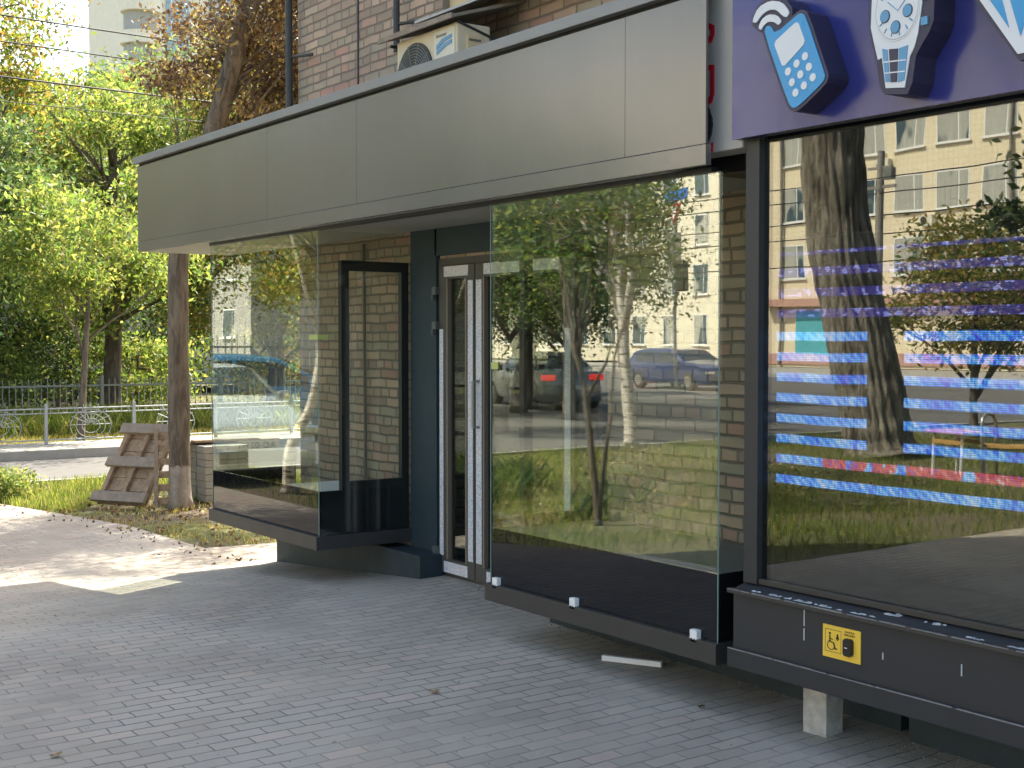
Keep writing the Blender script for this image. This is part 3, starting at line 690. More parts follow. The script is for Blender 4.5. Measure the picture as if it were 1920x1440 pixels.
def chip(x, y, L, wd):
    z = 0.534 + (y - 0.03) * 0.27 + 0.0008
    pts = [(x + L * math.cos(t) * rng.uniform(.5, 1.15), y + wd * math.sin(t) * rng.uniform(.4, 1.25)) for t in np.linspace(0, 2 * math.pi, 12)[:-1]]
    b = len(ch.v); k = len(pts)
    for dz in (0, 0.0012):
        ch.v += [(p, q, 0.534 + (q - 0.03) * 0.27 + 0.0008 + dz) for p, q in pts]
    ch.f.append(tuple(range(b, b + k))); ch.f.append(tuple(range(b + 2 * k - 1, b + k - 1, -1)))
    for i in range(k): j = (i + 1) % k; ch.f.append((b + j, b + i, b + k + i, b + k + j))
for c0, n_ in ((-3.60, 2), (-3.50, 9), (-3.36, 9), (-3.24, 10), (-3.10, 4), (-2.98, 8), (-2.80, 6), (-2.62, 10), (-2.45, 8), (-2.2, 8), (-2.05, 8)):
    yy = rng.choice((0.056, 0.056, 0.100)); ch = MB()
    for _ in range(n_): chip(c0 + rng.gauss(0, 0.022), yy + rng.gauss(0, 0.0035), rng.uniform(0.005, 0.017), rng.uniform(0.004, 0.009))
    ch.build('paint_chip', 'whitepaint', rs)
sc_ = MB()
for x, z0, z1 in ((-3.352, 0.455, 0.515), (-3.352, 0.40, 0.445), (-2.985, 0.40, 0.425), (-2.66, 0.41, 0.45)):
    MB().box(x - 0.002, x + 0.002, 0.0475, 0.0495, z0, z1).build('scratch', 'whitepaint', rs)
# LED curtain inside the window
ls = thing('led_screen', 'blue and red striped LED screen behind the dark shop window', 'screen', (-3.675, 0.2, 0.96))
MB().box(-3.642, 2.0, 0.200, 0.212, 0.959, 1.934).build('lamp_rows', 'led', ls)
MB().box(-3.642, 2.0, 0.195, 0.22, 1.934, 1.941).box(-3.642, 2.0, 0.195, 0.22, 0.952, 0.959).build('edge_rail', 'anth', ls)
# concrete block under the beam
cb = MB(); rot = Matrix.Rotation(R(5), 3, 'Z')
cb.obox((-3.475, 0.30, 0.085), (0.112, 0.112, 0.27), rot)
solo(cb, 'concrete_block', 'concrete', (-3.475, 0.30, 0), 'whitewashed concrete block propping the dark beam', 'block', bevel=0.006)
# call button plate
X0, X1, Z0, Z1 = -3.257, -3.082, 0.362, 0.482
cbt = thing('call_button_sign', 'yellow wheelchair call button plate on the dark base', 'sign', (-3.17, 0.049, 0.42))
MB().box(X0, X1, 0.0445, 0.0495, Z0, Z1).build('plate', 'yellow', cbt, bevel=0.0006)
sy = MB(); yk0, yk1 = 0.0428, 0.0446
fr_ = [(X0 + 0.012, Z0 + 0.022), (X0 + 0.086, Z0 + 0.022), (X0 + 0.086, Z1 - 0.016), (X0 + 0.012, Z1 - 0.016)]
for (p, q) in zip(fr_, fr_[1:] + fr_[:1]): sy.tube([(p[0], 0.0442, p[1]), (q[0], 0.0442, q[1])], 0.0009, 4)
cx, cz = X0 + 0.040, Z0 + 0.047
sy.tube([(cx + 0.017 * math.cos(a), 0.0435, cz + 0.017 * math.sin(a)) for a in np.linspace(R(100), R(370), 16)], 0.0016, 5)
sy.disc(cx - 0.006, cz + 0.043, 0.0045, 0.0045, yk0, yk1)
sy.tube([(cx - 0.006, 0.0435, cz + 0.036), (cx - 0.005, 0.0435, cz + 0.012), (cx + 0.012, 0.0435, cz + 0.010), (cx + 0.020, 0.0435, cz - 0.012), (cx + 0.028, 0.0435, cz - 0.010)], 0.0028, 6)
sy.tube([(cx - 0.006, 0.0435, cz + 0.024), (cx + 0.008, 0.0435, cz + 0.022)], 0.0018, 5)
bx, bz = X0 + 0.070, Z1 - 0.042
sy.prism([(bx - 0.008, bz - 0.006), (bx + 0.008, bz - 0.006), (bx + 0.004, bz + 0.004), (bx + 0.002, bz + 0.014), (bx - 0.002, bz + 0.014), (bx - 0.004, bz + 0.004)], yk0, yk1)
sy.disc(bx, bz - 0.009, 0.003, 0.002, yk0, yk1, n=8)
sy.build('wheelchair_symbol', 'blackink', cbt)
text_mb('КНОПКА', 0.0105, (X0 + 0.126, 0.0440, Z1 - 0.0165), (1, 0, 0), (0, 0, 1), (0, -1, 0), 0.001, 'CENTER').build('caption', 'blackink', cbt)
text_mb('ВИКЛИКУ', 0.0105, (X0 + 0.126, 0.0440, Z1 - 0.0275), (1, 0, 0), (0, 0, 1), (0, -1, 0), 0.001, 'CENTER').build('caption', 'blackink', cbt)
dots = MB()
for i in range(34):
    if i % 5 != 4: dots.disc(X0 + 0.016 + i * 0.0042, Z0 + 0.0115 + 0.004 * (i * 7 % 3 - 1), 0.0011, 0.0011, 0.0432, 0.0446, n=6)
dots.build('raised_dots', 'ochreink', cbt)
bt = MB(); bt.prism([(X0 + 0.108 + 0.037 * u, Z0 + 0.022 + 0.064 * v) for u, v in ((0.2, 0), (0.8, 0), (1, .12), (1, .88), (.8, 1), (.2, 1), (0, .88), (0, .12))], 0.026, 0.0445)
bt.build('button_housing', 'frameblack', cbt, bevel=0.002)
MB().box(X0 + 0.117, X0 + 0.130, 0.0248, 0.0262, Z0 + 0.052, Z0 + 0.055).build('light_bar', 'white', cbt)

# big blue shop sign
sg = thing('shop_sign', 'big blue sign with raised phone, watch and diamond icons', 'sign', (-3.74, 0.04, 2.329))
MB().box(-3.740, 3.5, 0.04, 0.053, 2.329, 3.6).build('front_panel', 'signblue', sg)
MB().box(-3.738, 3.5, 0.055, 0.10, 2.330, 2.342).box(-3.738, -3.728, 0.055, 0.10, 2.342, 3.6).build('box_casing', 'signedge', sg)
F0, F1 = 0.04, -0.07
class IB(MB):
    """icon shapes: drawn small, enlarged to the sign's own size"""
    def build(s, *a_, **k_):
        s.v = [(x * 1.0868, y, z * 1.0868 - 0.1337) for x, y, z in s.v]
        return MB.build(s, *a_, **k_)
def grow(poly, d):
    cx = sum(p[0] for p in poly) / len(poly); cz = sum(p[1] for p in poly) / len(poly); out = []; n = len(poly)
    for i in range(n):
        a, b, c = Vector(poly[i - 1]), Vector(poly[i]), Vector(poly[(i + 1) % n])
        e1 = (b - a).normalized(); e2 = (c - b).normalized(); nn = Vector((e1.y + e2.y, -(e1.x + e2.x))).normalized()
        k = d / max(0.5, nn.dot(Vector((e1.y, -e1.x)))); out.append((b.x + nn.x * k, b.y + nn.y * k))
    area = sum(poly[i - 1][0] * poly[i][1] - poly[i][0] * poly[i - 1][1] for i in range(n))
    return out if area > 0 else grow(poly[::-1], d)
def rnd(poly, it=2, f=0.22):
    for _ in range(it):
        q = []
        for i in range(len(poly)):
            a, b = poly[i], poly[(i + 1) % len(poly)]
            q += [(a[0] * (1 - f) + b[0] * f, a[1] * (1 - f) + b[1] * f), (a[0] * f + b[0] * (1 - f), a[1] * f + b[1] * (1 - f))]
        poly = q
    return poly
phone = [(-3.184, 2.589), (-3.177, 2.612), (-3.156, 2.610), (-3.133, 2.577), (-3.037, 2.622), (-3.018, 2.625), (-2.999, 2.612), (-2.919, 2.417), (-2.912, 2.400), (-2.921, 2.380), (-3.031, 2.315), (-3.053, 2.315), (-3.072, 2.334)]
phone = rnd(phone, 1)
ph = IB().prism(grow(phone, 0.012), F0, F1).build('phone_icon', 'signedge', sg)
IB().prism(phone, F1, F1 - 0.004).build('phone_face', 'cyan', ph)
IB().prism(rnd([(-3.138, 2.548), (-3.031, 2.602), (-2.995, 2.523), (-3.095, 2.456)], 2, 0.09), F1 - 0.004, F1 - 0.007).build('phone_screen', 'face', ph)
for i, (x, z) in enumerate([(-2.997, 2.478), (-3.034, 2.46), (-3.072, 2.44), (-2.98, 2.44), (-3.017, 2.421), (-3.054, 2.401), (-2.963, 2.403), (-3.001, 2.382), (-3.038, 2.364)]):
    IB().disc(x, z, 0.0135, 0.0135, F1 - 0.004, F1 - 0.007, n=16).build('phone_key', 'face', ph)
arc1 = rnd([(-3.242, 2.640), (-3.213, 2.683), (-3.158, 2.695), (-3.105, 2.680), (-3.069, 2.640), (-3.080, 2.622), (-3.099, 2.631), (-3.127, 2.657), (-3.162, 2.665), (-3.199, 2.653), (-3.222, 2.630)], 1)
arc2 = rnd([(-3.212, 2.612), (-3.197, 2.638), (-3.166, 2.650), (-3.127, 2.640), (-3.104, 2.616), (-3.118, 2.603), (-3.139, 2.619), (-3.167, 2.625), (-3.187, 2.616), (-3.198, 2.602)], 1)
wv = IB().prism(rnd([(-3.255, 2.635), (-3.22, 2.695), (-3.158, 2.71), (-3.095, 2.693), (-3.052, 2.64), (-3.09, 2.59), (-3.14, 2.58), (-3.20, 2.59)], 1), F0, F1 + 0.001).build('signal_icon', 'signedge', sg)
IB().prism(arc1, F1 + 0.001, F1 - 0.005).build('signal_arc', 'face', wv)
IB().prism(arc2, F1 + 0.001, F1 - 0.005).build('signal_arc', 'face', wv)
wo_ = [(-2.735, 2.70), (-2.738, 2.575), (-2.738, 2.514), (-2.720, 2.448), (-2.708, 2.41), (-2.693, 2.33), (-2.677, 2.305), (-2.588, 2.292), (-2.570, 2.325), (-2.558, 2.405), (-2.537, 2.434), (-2.508, 2.47), (-2.495, 2.50), (-2.492, 2.60), (-2.505, 2.72), (-2.56, 2.80), (-2.62, 2.82), (-2.70, 2.78)]
wt = IB().prism(wo_, F0, F1).build('watch_icon', 'signedge', sg)
IB().prism([(-2.724, 2.62), (-2.728, 2.52), (-2.709, 2.448), (-2.699, 2.415), (-2.683, 2.418), (-2.668, 2.322), (-2.596, 2.313), (-2.578, 2.405), (-2.562, 2.43), (-2.549, 2.47), (-2.535, 2.56), (-2.55, 2.68), (-2.68, 2.70)], F1, F1 - 0.004).build('watch_case', 'face', wt)
IB().disc(-2.627, 2.56, 0.085, 0.10, F1 - 0.004, F1 - 0.0065, n=40).build('watch_dial', 'face', wt)
rg = IB(); rg.tube([(-2.627 + 0.080 * math.cos(a), F1 - 0.0065, 2.56 + 0.094 * math.sin(a)) for a in np.linspace(0, 2 * math.pi, 40)], 0.0014, 4, cap=False); rg.build('dial_ring', 'signwhite', wt)
for x, z in ((-2.670, 2.543), (-2.630, 2.503), (-2.585, 2.545)):
    IB().disc(x, z, 0.0185, 0.0205, F1 - 0.0065, F1 - 0.0085, n=20).build('subdial_rim', 'signedge', wt)
    IB().disc(x, z, 0.016, 0.018, F1 - 0.0085, F1 - 0.0105, n=20).build('subdial', 'cyan2', wt)
tk = IB()
for a0 in (-150, -128, -105, -80, -55, -35, 30, 150):
    tk.tube([(-2.627 + 0.06 * math.cos(R(a0)), F1 - 0.0075, 2.56 + 0.07 * math.sin(R(a0))), (-2.627 + 0.074 * math.cos(R(a0)), F1 - 0.0075, 2.56 + 0.086 * math.sin(R(a0)))], 0.0022, 4)
tk.tube([(-2.66, F1 - 0.0075, 2.585), (-2.622, F1 - 0.0075, 2.552), (-2.585, F1 - 0.0075, 2.59)], 0.0016, 4); tk.build('watch_hand', 'cyan2', wt)
IB().prism([(-2.681, 2.446), (-2.662, 2.440), (-2.651, 2.338), (-2.667, 2.340)], F1 - 0.004, F1 - 0.0065).prism([(-2.617, 2.436), (-2.584, 2.440), (-2.596, 2.335), (-2.620, 2.332)], F1 - 0.004, F1 - 0.0065).build('strap_link', 'cyan2', wt)
IB().prism([(-2.655, 2.440), (-2.621, 2.436), (-2.624, 2.334), (-2.647, 2.336)], F1 - 0.004, F1 - 0.0065).build('strap_centre', 'signedge', wt)
IB().prism([(-2.679, 2.405), (-2.59, 2.398), (-2.59, 2.394), (-2.679, 2.401)], F1 - 0.0066, F1 - 0.0075).prism([(-2.672, 2.37), (-2.594, 2.364), (-2.594, 2.360), (-2.672, 2.366)], F1 - 0.0066, F1 - 0.0075).build('strap_line', 'face', wt)
IB().box(-2.534, -2.512, F1 - 0.006, F1, 2.565, 2.60).build('crown_button', 'cyan2', wt)
IB().box(-2.538, -2.514, F1 - 0.006, F1, 2.49, 2.515).build('crown_button', 'cyan2', wt)
dm = IB().prism([(-2.42, 2.62), (-2.205, 2.328), (-2.185, 2.328), (-1.97, 2.62), (-2.08, 2.74), (-2.31, 2.74)], F0, F1).build('diamond_icon', 'signedge', sg)
IB().prism([(-2.395, 2.61), (-2.208, 2.347), (-2.186, 2.347), (-1.995, 2.61), (-2.08, 2.72), (-2.31, 2.72)], F1, F1 - 0.004).build('diamond_outline', 'face', dm)
IB().prism([(-2.352, 2.595), (-2.235, 2.425), (-2.285, 2.595)], F1 - 0.004, F1 - 0.007).prism([(-2.262, 2.595), (-2.198, 2.395), (-2.135, 2.595)], F1 - 0.004, F1 - 0.007).prism([(-2.11, 2.595), (-2.165, 2.425), (-2.04, 2.595)], F1 - 0.004, F1 - 0.007).build('facet', 'cyan', dm)
# old white sign squeezed behind
ws = thing('old_sign', 'narrow strip of old white sign with cut red letters', 'sign', (-3.9, 0.105, 2.30))
MB().box(-4.10, -3.745, 0.105, 0.24, 2.304, 3.5).build('sign_face', 'signwhite', ws, bevel=0.012)
lt = MB().prism([(-3.99, 2.85), (-3.935, 2.835), (-3.905, 2.82), (-3.905, 2.785), (-3.92, 2.755), (-3.99, 2.745), (-3.99, 2.77), (-3.925, 2.782), (-3.925, 2.805), (-3.99, 2.82)], 0.099, 0.1055)
lt.build('red_letter', 'signred', ws); lt = MB()
lt.prism([(-3.99, 2.67), (-3.905, 2.66), (-3.905, 2.54), (-3.917, 2.51), (-3.95, 2.495), (-3.99, 2.495), (-3.99, 2.52), (-3.94, 2.525), (-3.925, 2.54), (-3.925, 2.64), (-3.99, 2.65)], 0.099, 0.1055)
lt.build('red_letter', 'signred', ws); lt = MB()
lt.prism([(-3.99, 2.306), (-3.99, 2.32), (-3.91, 2.345), (-3.91, 2.306)], 0.099, 0.1055)
lt.build('red_letter', 'signred', ws)
bp_ = [(-3.99, 2.33), (-3.96, 2.33)] + [(-3.945 + 0.032 * math.sin(math.pi * i / 18) + rng.uniform(-.002, .003), 2.333 + 0.175 * i / 18) for i in range(19)] + [(-3.99, 2.51)]
MB().prism(bp_, 0.098, 0.1045).build('dark_picture', 'grimedark', ws)
solo(MB().box(-4.15, -3.86, 0.30, 0.60, 2.245, 2.325), 'junction_box', 'frameblack', (-4.0, 0.45, 2.28), 'black box under the old white sign', 'box')

# ------------------------------------------------------------------ small things on the paving
solo(MB().box(-4.80, -4.50, -0.014, 0.014, 0.0, 0.026), 'white_trim_piece', 'white', (-4.65, 0.3, 0.0), 'offcut of white plastic trim lying on the paving', 'trim offcut', bevel=0.002)
tr = bpy.data.objects['white_trim_piece']
me = tr.data
for v in me.vertices: v.co.y += 0.3; 
tr.location = (-4.675, 0.335, 0.0); tr.rotation_euler = (0, 0, math.atan2(0.13, 0.243))
rng = random.Random(11)
def dead_leaf(x, y, s, m, label, z=0.004):
    mb = MB(); n = 7; c = len(mb.v)
    mb.v.append((0, 0, 0.006)); ring = []
    for i in range(n * 2):
        a = math.pi * i / n; r = s * (1.0 if i % 2 == 0 else 0.55); mb.v.append((r * math.cos(a), r * 0.8 * math.sin(a), 0.002 + 0.012 * rng.random()))
    for i in range(n * 2): mb.f.append((0, 1 + i, 1 + (i + 1) % (n * 2)))
    o = mb.build('fallen_leaf', m, None, world=False); o.location = (x, y, z + pave_h(x, y)); o.rotation_euler = (0, 0, rng.random() * 6)
    md = o.modifiers.new('thickness', 'SOLIDIFY'); md.thickness = 0.0015
    return tag(o, label, 'leaf', 'fallen leaves on the paving')
M['deadleaf'] = plain('dry_leaf', (0.30, 0.20, 0.08), 0.7, var=0.4, scale=40)
M['deadleafdark'] = plain('dark_dry_leaf', (0.09, 0.06, 0.035), 0.7, var=0.4, scale=40)
dead_leaf(-4.79, -0.70, 0.03, 'deadleaf', 'curled yellow leaf in the middle of the paving')
dead_leaf(-3.98, 0.12, 0.022, 'deadleafdark', 'dark leaf on paving just left of the concrete block')
dead_leaf(-4.86, -2.30, 0.025, 'deadleaf', 'brown leaf at the bottom left edge of the paving')
pb = MB(); rng = random.Random(5)
def crumb(x, y, s):
    b = len(pb.v); zz = pave_h(x, y)
    for dx, dy, dz in ((-1, 0, 0), (0, -1, 0), (1, 0, 0), (0, 1, 0), (0, 0, 1)):
        pb.v.append((x + s * dx * rng.uniform(.6, 1.3), y + s * dy * rng.uniform(.6, 1.3), zz + max(0, s * dz * rng.uniform(.5, 1))))
    pb.f += [(b, b + 1, b + 4), (b + 1, b + 2, b + 4), (b + 2, b + 3, b + 4), (b + 3, b, b + 4)]
for i in range(170): crumb(rng.uniform(-9, -2.3), rng.uniform(-2.4, 0.3), rng.uniform(0.002, 0.006))
for i in range(420): crumb(rng.uniform(-3.38, -2.2), 0.40 + rng.gauss(0, 0.05), rng.uniform(0.002, 0.006))
for i in range(160): x = rng.uniform(-6.7, -3.4); crumb(x, (0.53 if x > -5.6 else 0.70) + rng.gauss(0, 0.02), rng.uniform(0.003, 0.009))
M['gritmat'] = plain('grey_grit', (0.22, 0.20, 0.17), 0.9, var=0.7, scale=60)
tag(pb.build('grit', 'gritmat'), 'crumbs of grit and mortar scattered on the paving', 'grit', kind='stuff')

# ------------------------------------------------------------------ leaves, crowns, trees
GREENS = [(0.10, 0.15, 0.045), (0.14, 0.19, 0.055), (0.06, 0.10, 0.035), (0.20, 0.22, 0.07), (0.08, 0.135, 0.06)]
LIME = [(0.15, 0.21, 0.05), (0.21, 0.25, 0.06), (0.10, 0.155, 0.045), (0.27, 0.27, 0.08)]
MIXED = [(0.12, 0.16, 0.03), (0.20, 0.21, 0.05), (0.30, 0.25, 0.06), (0.07, 0.11, 0.025), (0.26, 0.17, 0.06)]
DRY = [(0.13, 0.080, 0.042), (0.20, 0.125, 0.060), (0.085, 0.052, 0.032), (0.24, 0.175, 0.075), (0.115, 0.075, 0.052), (0.30, 0.235, 0.075)]
DARK = [(0.045, 0.07, 0.025), (0.06, 0.09, 0.03), (0.03, 0.05, 0.02), (0.09, 0.11, 0.035)]  # deep greens, also used to put shade into the leaf colour

def leaf_mesh(name, cents, size, palette, seed, mat, droop=0.35, aspect=0.42):
    """cents: (n,3) leaf centres; each leaf a folded four-cornered blade"""
    rs_ = np.random.RandomState(seed); n = len(cents)
    d = rs_.normal(size=(n, 3)); d[:, 2] -= droop; d /= np.linalg.norm(d, axis=1)[:, None]
    u = rs_.normal(size=(n, 3)); u -= d * (u * d).sum(1)[:, None]; u /= np.linalg.norm(u, axis=1)[:, None]
    L = size * rs_.uniform(0.6, 1.35, size=(n, 1)); w_ = L * aspect
    nn = np.cross(d, u)
    v = np.empty((n, 4, 3), dtype=np.float32)
    v[:, 0] = cents - d * L * 0.5; v[:, 1] = cents + u * w_ * 0.5 + nn * w_ * 0.15; v[:, 2] = cents + d * L * 0.5; v[:, 3] = cents - u * w_ * 0.5 + nn * w_ * 0.15
    me = bpy.data.meshes.new(name)
    me.vertices.add(4 * n); me.vertices.foreach_set('co', v.reshape(-1))
    me.loops.add(4 * n); me.loops.foreach_set('vertex_index', np.arange(4 * n, dtype=np.int32))
    me.polygons.add(n); me.polygons.foreach_set('loop_start', np.arange(0, 4 * n, 4, dtype=np.int32))
    me.update(calc_edges=True)
    pal = np.array(palette); pick = pal[rs_.randint(0, len(pal), n)] * rs_.uniform(0.75, 1.25, size=(n, 1))
    col = np.ones((n, 4, 4), dtype=np.float32); col[:, :, :3] = pick[:, None, :]
    at = me.color_attributes.new('tint', 'FLOAT_COLOR', 'CORNER'); at.data.foreach_set('color', col.reshape(-1))
    me.materials.append(M[mat]); return me

def crown_points(rs_, c, rad, nclump, n, spread, shell=0.55, flat=0.6):
    d = rs_.normal(size=(nclump, 3)); d /= np.linalg.norm(d, axis=1)[:, None]
    r = (shell + (1 - shell) * rs_.uniform(size=(nclump, 1)))
    cl = np.array(c) + d * r * np.array(rad)
    k = rs_.randint(0, nclump, n)
    sp = spread * rs_.uniform(0.5, 1.3, size=nclump)
    pts = cl[k] + rs_.normal(size=(n, 3)) * sp[k][:, None] * np.array([1, 1, flat])
    return cl, pts

def tree(label, cat, base, trunk, r0, crown, rad, nclump=40, n=9000, size=0.12, spread=0.45, palette=GREENS, seed=1, mat='leaf_green', bark='bark',
         group='trees round the shop', limbs=16, droop=0.35, flare=1.25, shell=0.5, name='tree', tw=0.35, extra=None, aspect=0.42, limb_r=1.0):
    """trunk: list of (x,y,z) offsets from base; crown centre and radii also from base"""
    GROW = 1.13
    if name == 'tree': size *= 0.78; n = int(n * 1.5)
    lim = crown[2] + 0.35 * rad[2]; top = max(p[2] for p in trunk)
    if top > lim and name == 'tree' and bark != 'bark_old': trunk = [(p[0], p[1], p[2] * lim / top) for p in trunk]
    trunk = [tuple(c * GROW for c in p) for p in trunk]; crown = tuple(c * GROW for c in crown); rad = tuple(c * GROW for c in rad)
    r0 *= GROW; spread *= GROW; size *= GROW
    if extra: extra = [([p * GROW for p in pl], a_ * GROW, b_ * GROW) for pl, a_, b_ in extra]
    t = thing(name, label, cat, base, 0, group)
    rs_ = np.random.RandomState(seed); rr = random.Random(seed)
    P = [Vector(p) for p in trunk]
    # smooth the trunk line
    S = []
    for i in range(len(P) - 1):
        a, b, c, d = P[max(i - 1, 0)], P[i], P[i + 1], P[min(i + 2, len(P) - 1)]
        for k in range(6):
            u = k / 6; S.append(0.5 * ((2 * b) + (c - a) * u + (2 * a - 5 * b + 4 * c - d) * u * u + (3 * b - a - 3 * c + d) * u ** 3))
    S.append(P[-1])
    H_ = max(p.z for p in S)
    rads = [r0 * (flare if i == 0 else (1.08 if i == 1 else 1)) * (1 - (1 - tw) * (i / (len(S) - 1))) * rr.uniform(0.96, 1.04) for i in range(len(S))]
    if bark == 'bark_old':                       # deep vertical furrows modelled in the trunk itself
        S2 = []; R2 = []
        for i in range(len(S) - 1):
            for k in range(4): S2.append(S[i].lerp(S[i + 1], k / 4)); R2.append(rads[i] + (rads[i + 1] - rads[i]) * k / 4)
        tm = MB().tube(S2, R2, 110, cap=False); ph_ = rs_.uniform(0, 6.28, 9)
        for i in range(len(S2)):
            c = S2[i]
            for j in range(110):
                a_ = 2 * math.pi * j / 110; h_ = c.z
                f_ = math.sin(a_ * 23 + 1.3 * math.sin(h_ * 2.1 + ph_[0]) + 1.1 * math.sin(a_ * 5 + h_ * 3)) * 0.6 + math.sin(a_ * 37 + 2 * math.sin(h_ * 3.3 + a_ * 2)) * 0.4
                f_ = math.copysign(abs(f_) ** 0.6, f_)
                q = Vector(tm.v[i * 110 + j]); tm.v[i * 110 + j] = tuple(c + (q - c) * (1 + 0.055 * f_ + 0.03 * math.sin(a_ * 3 + h_ * 1.4 + ph_[1])))
    else:
        tm = MB().tube(S, rads, 14)
    tk_ = tm.build('trunk', bark, t, world=False, smooth=True)
    cl, pts = crown_points(rs_, crown, rad, nclump, n, spread, shell)
    lm = MB()
    for q in cl[:limbs]:
        q = Vector(q); i = rr.randint(int(len(S) * 0.35), len(S) - 1); s = S[i]
        if q.z < s.z - 0.5: s = S[max(2, i // 2)]
        mid = s.lerp(q, 0.5) + Vector((rr.uniform(-.15, .15), rr.uniform(-.15, .15), rr.uniform(0.0, .3))) * (q - s).length * 0.4
        b0 = min(rads[i] * 0.55, r0 * 0.5) * limb_r
        lm.tube([s, s.lerp(mid, 0.55) + Vector((0, 0, 0.03)), mid, mid.lerp(q, 0.6), q], [b0, b0 * 0.75, b0 * 0.5, b0 * 0.3, b0 * 0.12], 6)
        for _ in range(2):
            e = q + Vector((rr.uniform(-1, 1), rr.uniform(-1, 1), rr.uniform(-.5, .7))) * spread * 1.6
            lm.tube([mid, mid.lerp(e, 0.5) + Vector((0, 0, .08)), e], [b0 * 0.35, b0 * 0.2, b0 * 0.07], 5)
    if extra:
        for pl, r1, r2 in extra: lm.tube(pl, [r1 + (r2 - r1) * i / (len(pl) - 1) for i in range(len(pl))], 8)
    if lm.v: lm.build('limb', bark, t, world=False, smooth=True)
    me = leaf_mesh('crown', pts, size, palette, seed + 7, mat, droop, aspect)
    o = bpy.data.objects.new('crown', me); COL.objects.link(o); o.parent = t
    return t

V = Vector
# tree beside the pallet: whitewashed foot, then a long lean over the fascia to the building corner; brown dry crown
tree('autumn brown tree with whitewashed trunk foot beside the leaning pallet', 'tree', (-13.05, 1.36, -0.22),
     [(0, 0, 0), (0.0, 0, 0.9), (0.0, 0, 1.8), (0.0, 0.02, 2.4), (0.10, 0.13, 2.95), (0.22, 0.28, 3.49), (0.32, 0.38, 3.96), (0.48, 0.50, 4.54), (0.56, 0.58, 5.0), (0.7, 0.8, 6.5)], 0.10,
     (-0.15, 1.5, 4.45), (2.0, 1.65, 1.7), 100, 40000, 0.058, 0.20, DRY, 21, 'leaf_dry', 'bark_main', limbs=44, tw=0.78, flare=1.35, name='autumn_tree', shell=0.15, aspect=0.5, limb_r=0.32,
     extra=[([V((0.24, 0.42, 3.7)), V((0.02, 0.5, 3.95)), V((-0.12, 0.45, 4.3)), V((-0.42, 0.5, 4.6)), V((-0.55, 0.6, 5.1))], 0.022, 0.008), ([V((0.28, 0.5, 3.9)), V((0.1, 0.7, 4.1)), V((-0.2, 0.8, 4.15)), V((-0.5, 0.9, 4.4))], 0.022, 0.008)])
# greenery beyond the access road, seen directly
G1 = 'trees beyond the access road'
tree('slim young tree with thin pale trunk beyond the low fence', 'tree', (-21.36, 2.91, -0.22), [(0, 0, 0), (0.04, 0.06, 1.2), (0.05, 0.12, 2.2), (0.0, 0.15, 3.4)], 0.055, (0.1, 0.25, 2.95), (1.5, 1.15, 1.15), 26, 7500, 0.12, 0.28, LIME, 31, group=G1, limbs=14)
tree('leafy lime green tree in front of the dark trunks at far left', 'tree', (-24.29, 1.16, -0.22), [(0, 0, 0), (0.1, 0, 1.6), (0.05, 0.1, 3.2), (0.1, 0.1, 5.0)], 0.13, (0, 0, 3.5), (2.0, 1.8, 2.2), 52, 17000, 0.14, 0.36, GREENS, 32, group=G1, limbs=24)
tree('tall yellow green tree directly left of the fascia end', 'tree', (-28.25, 5.68, -0.22), [(0, 0, 0), (0, 0.1, 2.6), (0.2, 0, 5), (0.1, 0.1, 7.5)], 0.19, (0, 0.2, 4.3), (2.5, 2.2, 2.8), 64, 22000, 0.15, 0.40, LIME, 33, group=G1, limbs=30)
tree('tall dark trunked tree reaching the wires at left edge', 'tree', (-32.77, 3.98, -0.22), [(0, 0, 0), (0.1, -0.1, 3), (0, 0.1, 6), (0.1, 0.1, 8.6)], 0.24, (0, 0, 4.7), (3.2, 2.8, 2.7), 70, 24000, 0.17, 0.48, GREENS, 34, group=G1, limbs=30)
tree('high hazy green tree under the apartment tower', 'tree', (-42.94, 12.34, -0.22), [(0, 0, 0), (0, 0.1, 3), (0.2, 0, 6), (0.1, 0.1, 9.0)], 0.28, (0, 0, 6.3), (4.4, 4.2, 3.8), 80, 24000, 0.21, 0.6, GREENS, 35, group=G1, limbs=24)
tree('yellow patched tree behind the brown autumn crown', 'tree', (-27.12, 9.07, -0.22), [(0, 0, 0), (0, 0.1, 2.3), (0.2, 0, 4.6), (0.1, 0.1, 6.3)], 0.17, (0, 0, 5.0), (2.5, 2.3, 2.6), 54, 17000, 0.15, 0.40, MIXED, 36, group=G1, limbs=22)
tree('blue green tree farthest behind at left with thin top', 'tree', (-53.11, 9.75, -0.22), [(0, 0, 0), (0, 0.1, 4), (0.2, 0, 8), (0.1, 0.1, 11.0)], 0.3, (0, 0, 7.0), (5.6, 5.2, 4.2), 90, 22000, 0.26, 0.75, GREENS, 37, group=G1, limbs=20)
tree('low bushy tree seen through the far showcase glass', 'tree', (-25.99, 8.39, -0.22), [(0, 0, 0), (0, 0.1, 1.2), (0.1, 0, 2.8)], 0.11, (0, 0.0, 2.3), (1.9, 2.0, 1.5), 34, 10000, 0.13, 0.32, MIXED, 38, group=G1, limbs=14)
tree('shaded dark green tree behind the picket fence', 'tree', (-31.07, 1.61, -0.22), [(0, 0, 0), (0.1, 0, 1.5), (0, 0.1, 3.6)], 0.2, (0, 0.2, 3.1), (2.6, 2.4, 2.2), 46, 13000, 0.15, 0.4, DARK, 39, group=G1, limbs=18)
tree('dark double trunked tree left of the young tree', 'tree', (-27.68, 2.40, -0.22), [(0, 0, 0), (0.05, 0, 1.5), (0, 0.1, 3.4), (0.1, 0.1, 5.2)], 0.17, (0, 0.3, 3.9), (1.9, 1.8, 1.9), 36, 11000, 0.14, 0.36, GREENS, 40, group=G1, limbs=16)
